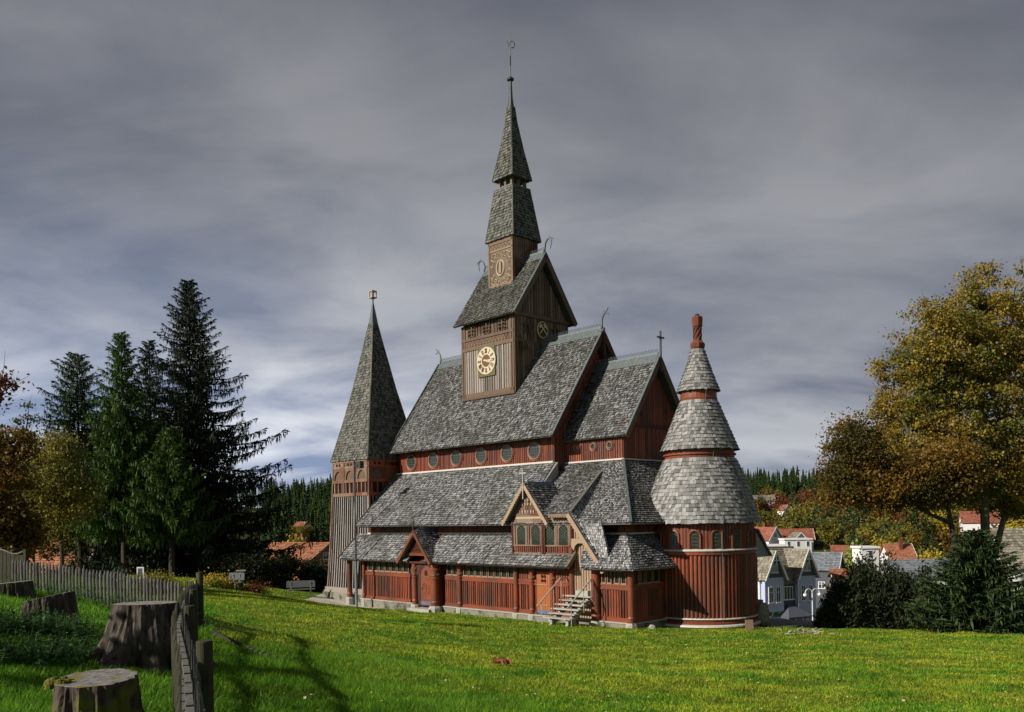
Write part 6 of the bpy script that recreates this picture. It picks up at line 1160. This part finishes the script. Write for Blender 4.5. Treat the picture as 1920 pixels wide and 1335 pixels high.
sl_ = at(1405, 1176, 40.9); mb = MB(); mb.box((0, 0, .22), (.36, .08, .5), np.array(Matrix.Rotation(-.25, 3, 'X'))); o = mb.build('leaning_slab', 'tan_wood'); o.location = (sl_[0], 40.9, gz(sl_[0], 40.9)); tag(o, 'small tan board leaning against the apse plinth', 'board')
for j in (0, 1):
    p = at(934 + j * 17, 1249, 20.0); xx_ = p[0]; g = gz(xx_, 20.0); mb = MB(); r = np.random.default_rng(90 + j)
    m_ = 9; U = np.linspace(-1, 1, m_); G = np.array([[u * .12, v * .10 * (1 - .3 * abs(u)), .05 + .07 * u * u * (1 if j else .4) + .05 * math.sin(3 * v + u * 2) + .03 * abs(v) + r.normal(0, .008)] for u in U for v in U]); mb.add(G, [(a * m_ + b, a * m_ + b + 1, (a + 1) * m_ + b + 1, (a + 1) * m_ + b) for a in range(m_ - 1) for b in range(m_ - 1)])
    mb.tube([(0, 0, .05), (.1, -.1, .02)], .008, 4); o = mb.build('withered_leaf', 'leaf_red'); o.location = (xx_, 20.0, g + .03); tag(o, ('left' if j == 0 else 'right') + ' one of two curled dark red withered leaves lying mid-lawn', 'leaf', 'two withered leaves on the lawn')
def twigs():
    r = np.random.default_rng(77); p = at(1506, 1191, 38); mb = MB()
    for i in range(26): a = r.random() * 6.28; l = r.uniform(.2, .55); c = r.normal(0, .22, 2); z = r.uniform(0, .12); mb.tube([(c[0] * 1.8, c[1], z + .03), (c[0] * 1.8 + math.cos(a) * l, c[1] + math.sin(a) * l, z + r.uniform(0, .22))], [.025, .01], 5)
    o = mb.build('dead_branches', 'twig'); o.location = (p[0], 38, gz(p[0], 38)); tag(o, 'small heap of pale dead branches at the edge of the lawn near the path', 'branches')
twigs()
# ------------------------------------------------------------------ grass and fallen leaves
def scatter(n, px0, px1, y0, y1, seed, pw=1.0):
    r = np.random.default_rng(seed); u = r.random(n); y = y0 * (y1 / y0) ** (u ** pw); a = r.uniform(px0, px1, n); x = (a - 960) / F_PX * y; return x, y, ground(x, y), r
def okmask(x, y):
    c, s = math.cos(PHI), math.sin(PHI); dx_, dy_ = x - C0[0], y - C0[1]; d = dx_ * c + dy_ * s; q = -dx_ * s + dy_ * c
    return ~((d > -.3) & (q > -.3) & (q < 23.8)) & ~((np.hypot(d - 5.22, q + .45) < 2.9)) & ~((x + 9.43) ** 2 + (y - 60.5) ** 2 < 12) & ~((x > 11.6) & (x < 20) & (y > 42.3) & (y < 53.5)) & ~((x > -13.5) & (x < -6.5) & (y > 54.6))
def grass(name, label, n, px0, px1, y0, y1, seed, h, w, pw=1.0, cond=None, m_='blades'):
    x, y, z, r = scatter(n, px0, px1, y0, y1, seed, pw); k = okmask(x, y)
    if cond is not None: k &= cond(x, y, r)
    x, y, z = x[k], y[k], z[k]; m = len(x); hh = h(y) * r.uniform(.4, 1.3, m) * (1 + .35 * np.sin(x * 1.7 + np.sin(y * 1.3) * 2) * np.sin(y * .9)); ww = w(y) * r.uniform(.7, 1.3, m); a = r.random(m) * 6.283; le = r.normal(0, .55, (m, 2)) * hh[:, None]
    B = np.stack([x, y, z - .01], 1); s_ = np.stack([np.cos(a) * ww, np.sin(a) * ww, 0 * a], 1); T_ = B + np.stack([le[:, 0], le[:, 1], hh], 1)
    mb = MB(); mb.add(np.stack([B - s_, B + s_, T_], 1).reshape(-1, 3), np.arange(m)[:, None] * 3 + [0, 1, 2]); return tag(mb.build(name, m_), label, 'grass', kind='stuff')
grass('lawn_grass', 'short lawn grass sloping down to the church', 620000, 240, 2050, 9.5, 62, 1, lambda y: .05 + .0004 * y, lambda y: .0022 + .00042 * y, .92)
left = lambda x, y, r: (x < -2.6 - (y - 7.3) * .34)
grass('rough_grass', 'longer uneven grass around the stumps left of the fence', 230000, -420, 420, 5.5, 32, 2, lambda y: .10 + .001 * y, lambda y: .003 + .0004 * y, 1.0, left, 'blades_deep')
grass('shady_long_grass', 'deep green longer grass in the shaded foreground', 110000, 330, 1100, 8, 19, 3, lambda y: .13 + 0 * y, lambda y: .0045 + 0 * y, 1.0, lambda x, y, r: (x > -3.2 - (y - 7.3) * .34) & (r.random(len(x)) < np.clip(1.25 - (x + 3.5) / 5.5 - (y - 12) / 9, 0, 1)), 'blades_deep')
tx = []
def tufts():
    r = np.random.default_rng(14); n = 420; x, y, z, _ = scatter(n, 300, 2000, 11, 45, 15); k = okmask(x, y); x, y = x[k], y[k]; m = 26; cx = np.repeat(x, m) + r.normal(0, .10, len(x) * m); cy_ = np.repeat(y, m) + r.normal(0, .10, len(x) * m); cz_ = ground(cx, cy_); q = len(cx); h = r.uniform(.06, .15, q); a = r.random(q) * 6.283; w_ = .004 + .0003 * cy_; B_ = np.stack([cx, cy_, cz_], 1); s_ = np.stack([np.cos(a) * w_, np.sin(a) * w_, 0 * a], 1); T_ = B_ + np.stack([r.normal(0, .04, q), r.normal(0, .04, q), h], 1)
    mb = MB(); mb.add(np.stack([B_ - s_, B_ + s_, T_], 1).reshape(-1, 3), np.arange(q)[:, None] * 3 + [0, 1, 2]); tag(mb.build('grass_tufts', 'blades_deep'), 'scattered longer tufts of grass standing out of the mown lawn', 'grass', kind='stuff')
tufts()
def litter():
    x, y, z, r = scatter(4200, 0, 2000, 10, 60, 8); k = okmask(x, y) & (r.random(len(x)) < np.clip(.12 + .5 * (np.sin(x * .9 + 1) * np.sin(y * .5 + x * .2) > .3) + .03 * (x - 2), .08, .8)); x, y, z = x[k], y[k], z[k]; m = len(x); d = unit(np.stack([r.normal(0, 1, m), r.normal(0, 1, m), r.uniform(0, .5, m)], 1)); w = unit(np.cross(d, [0, 0, 1.] + r.normal(0, .4, (m, 3)))); s_ = r.uniform(.02, .05, m) * (1 + y / 60); mb = MB(); rhombs(mb, np.stack([x, y, z + .05], 1), d, w, s_, s_ * .8)
    tag(mb.build('fallen_leaves', 'leaf_litter'), 'small pale fallen leaves scattered over the lawn', 'leaves', kind='stuff')
litter()
# ------------------------------------------------------------------ (empty)
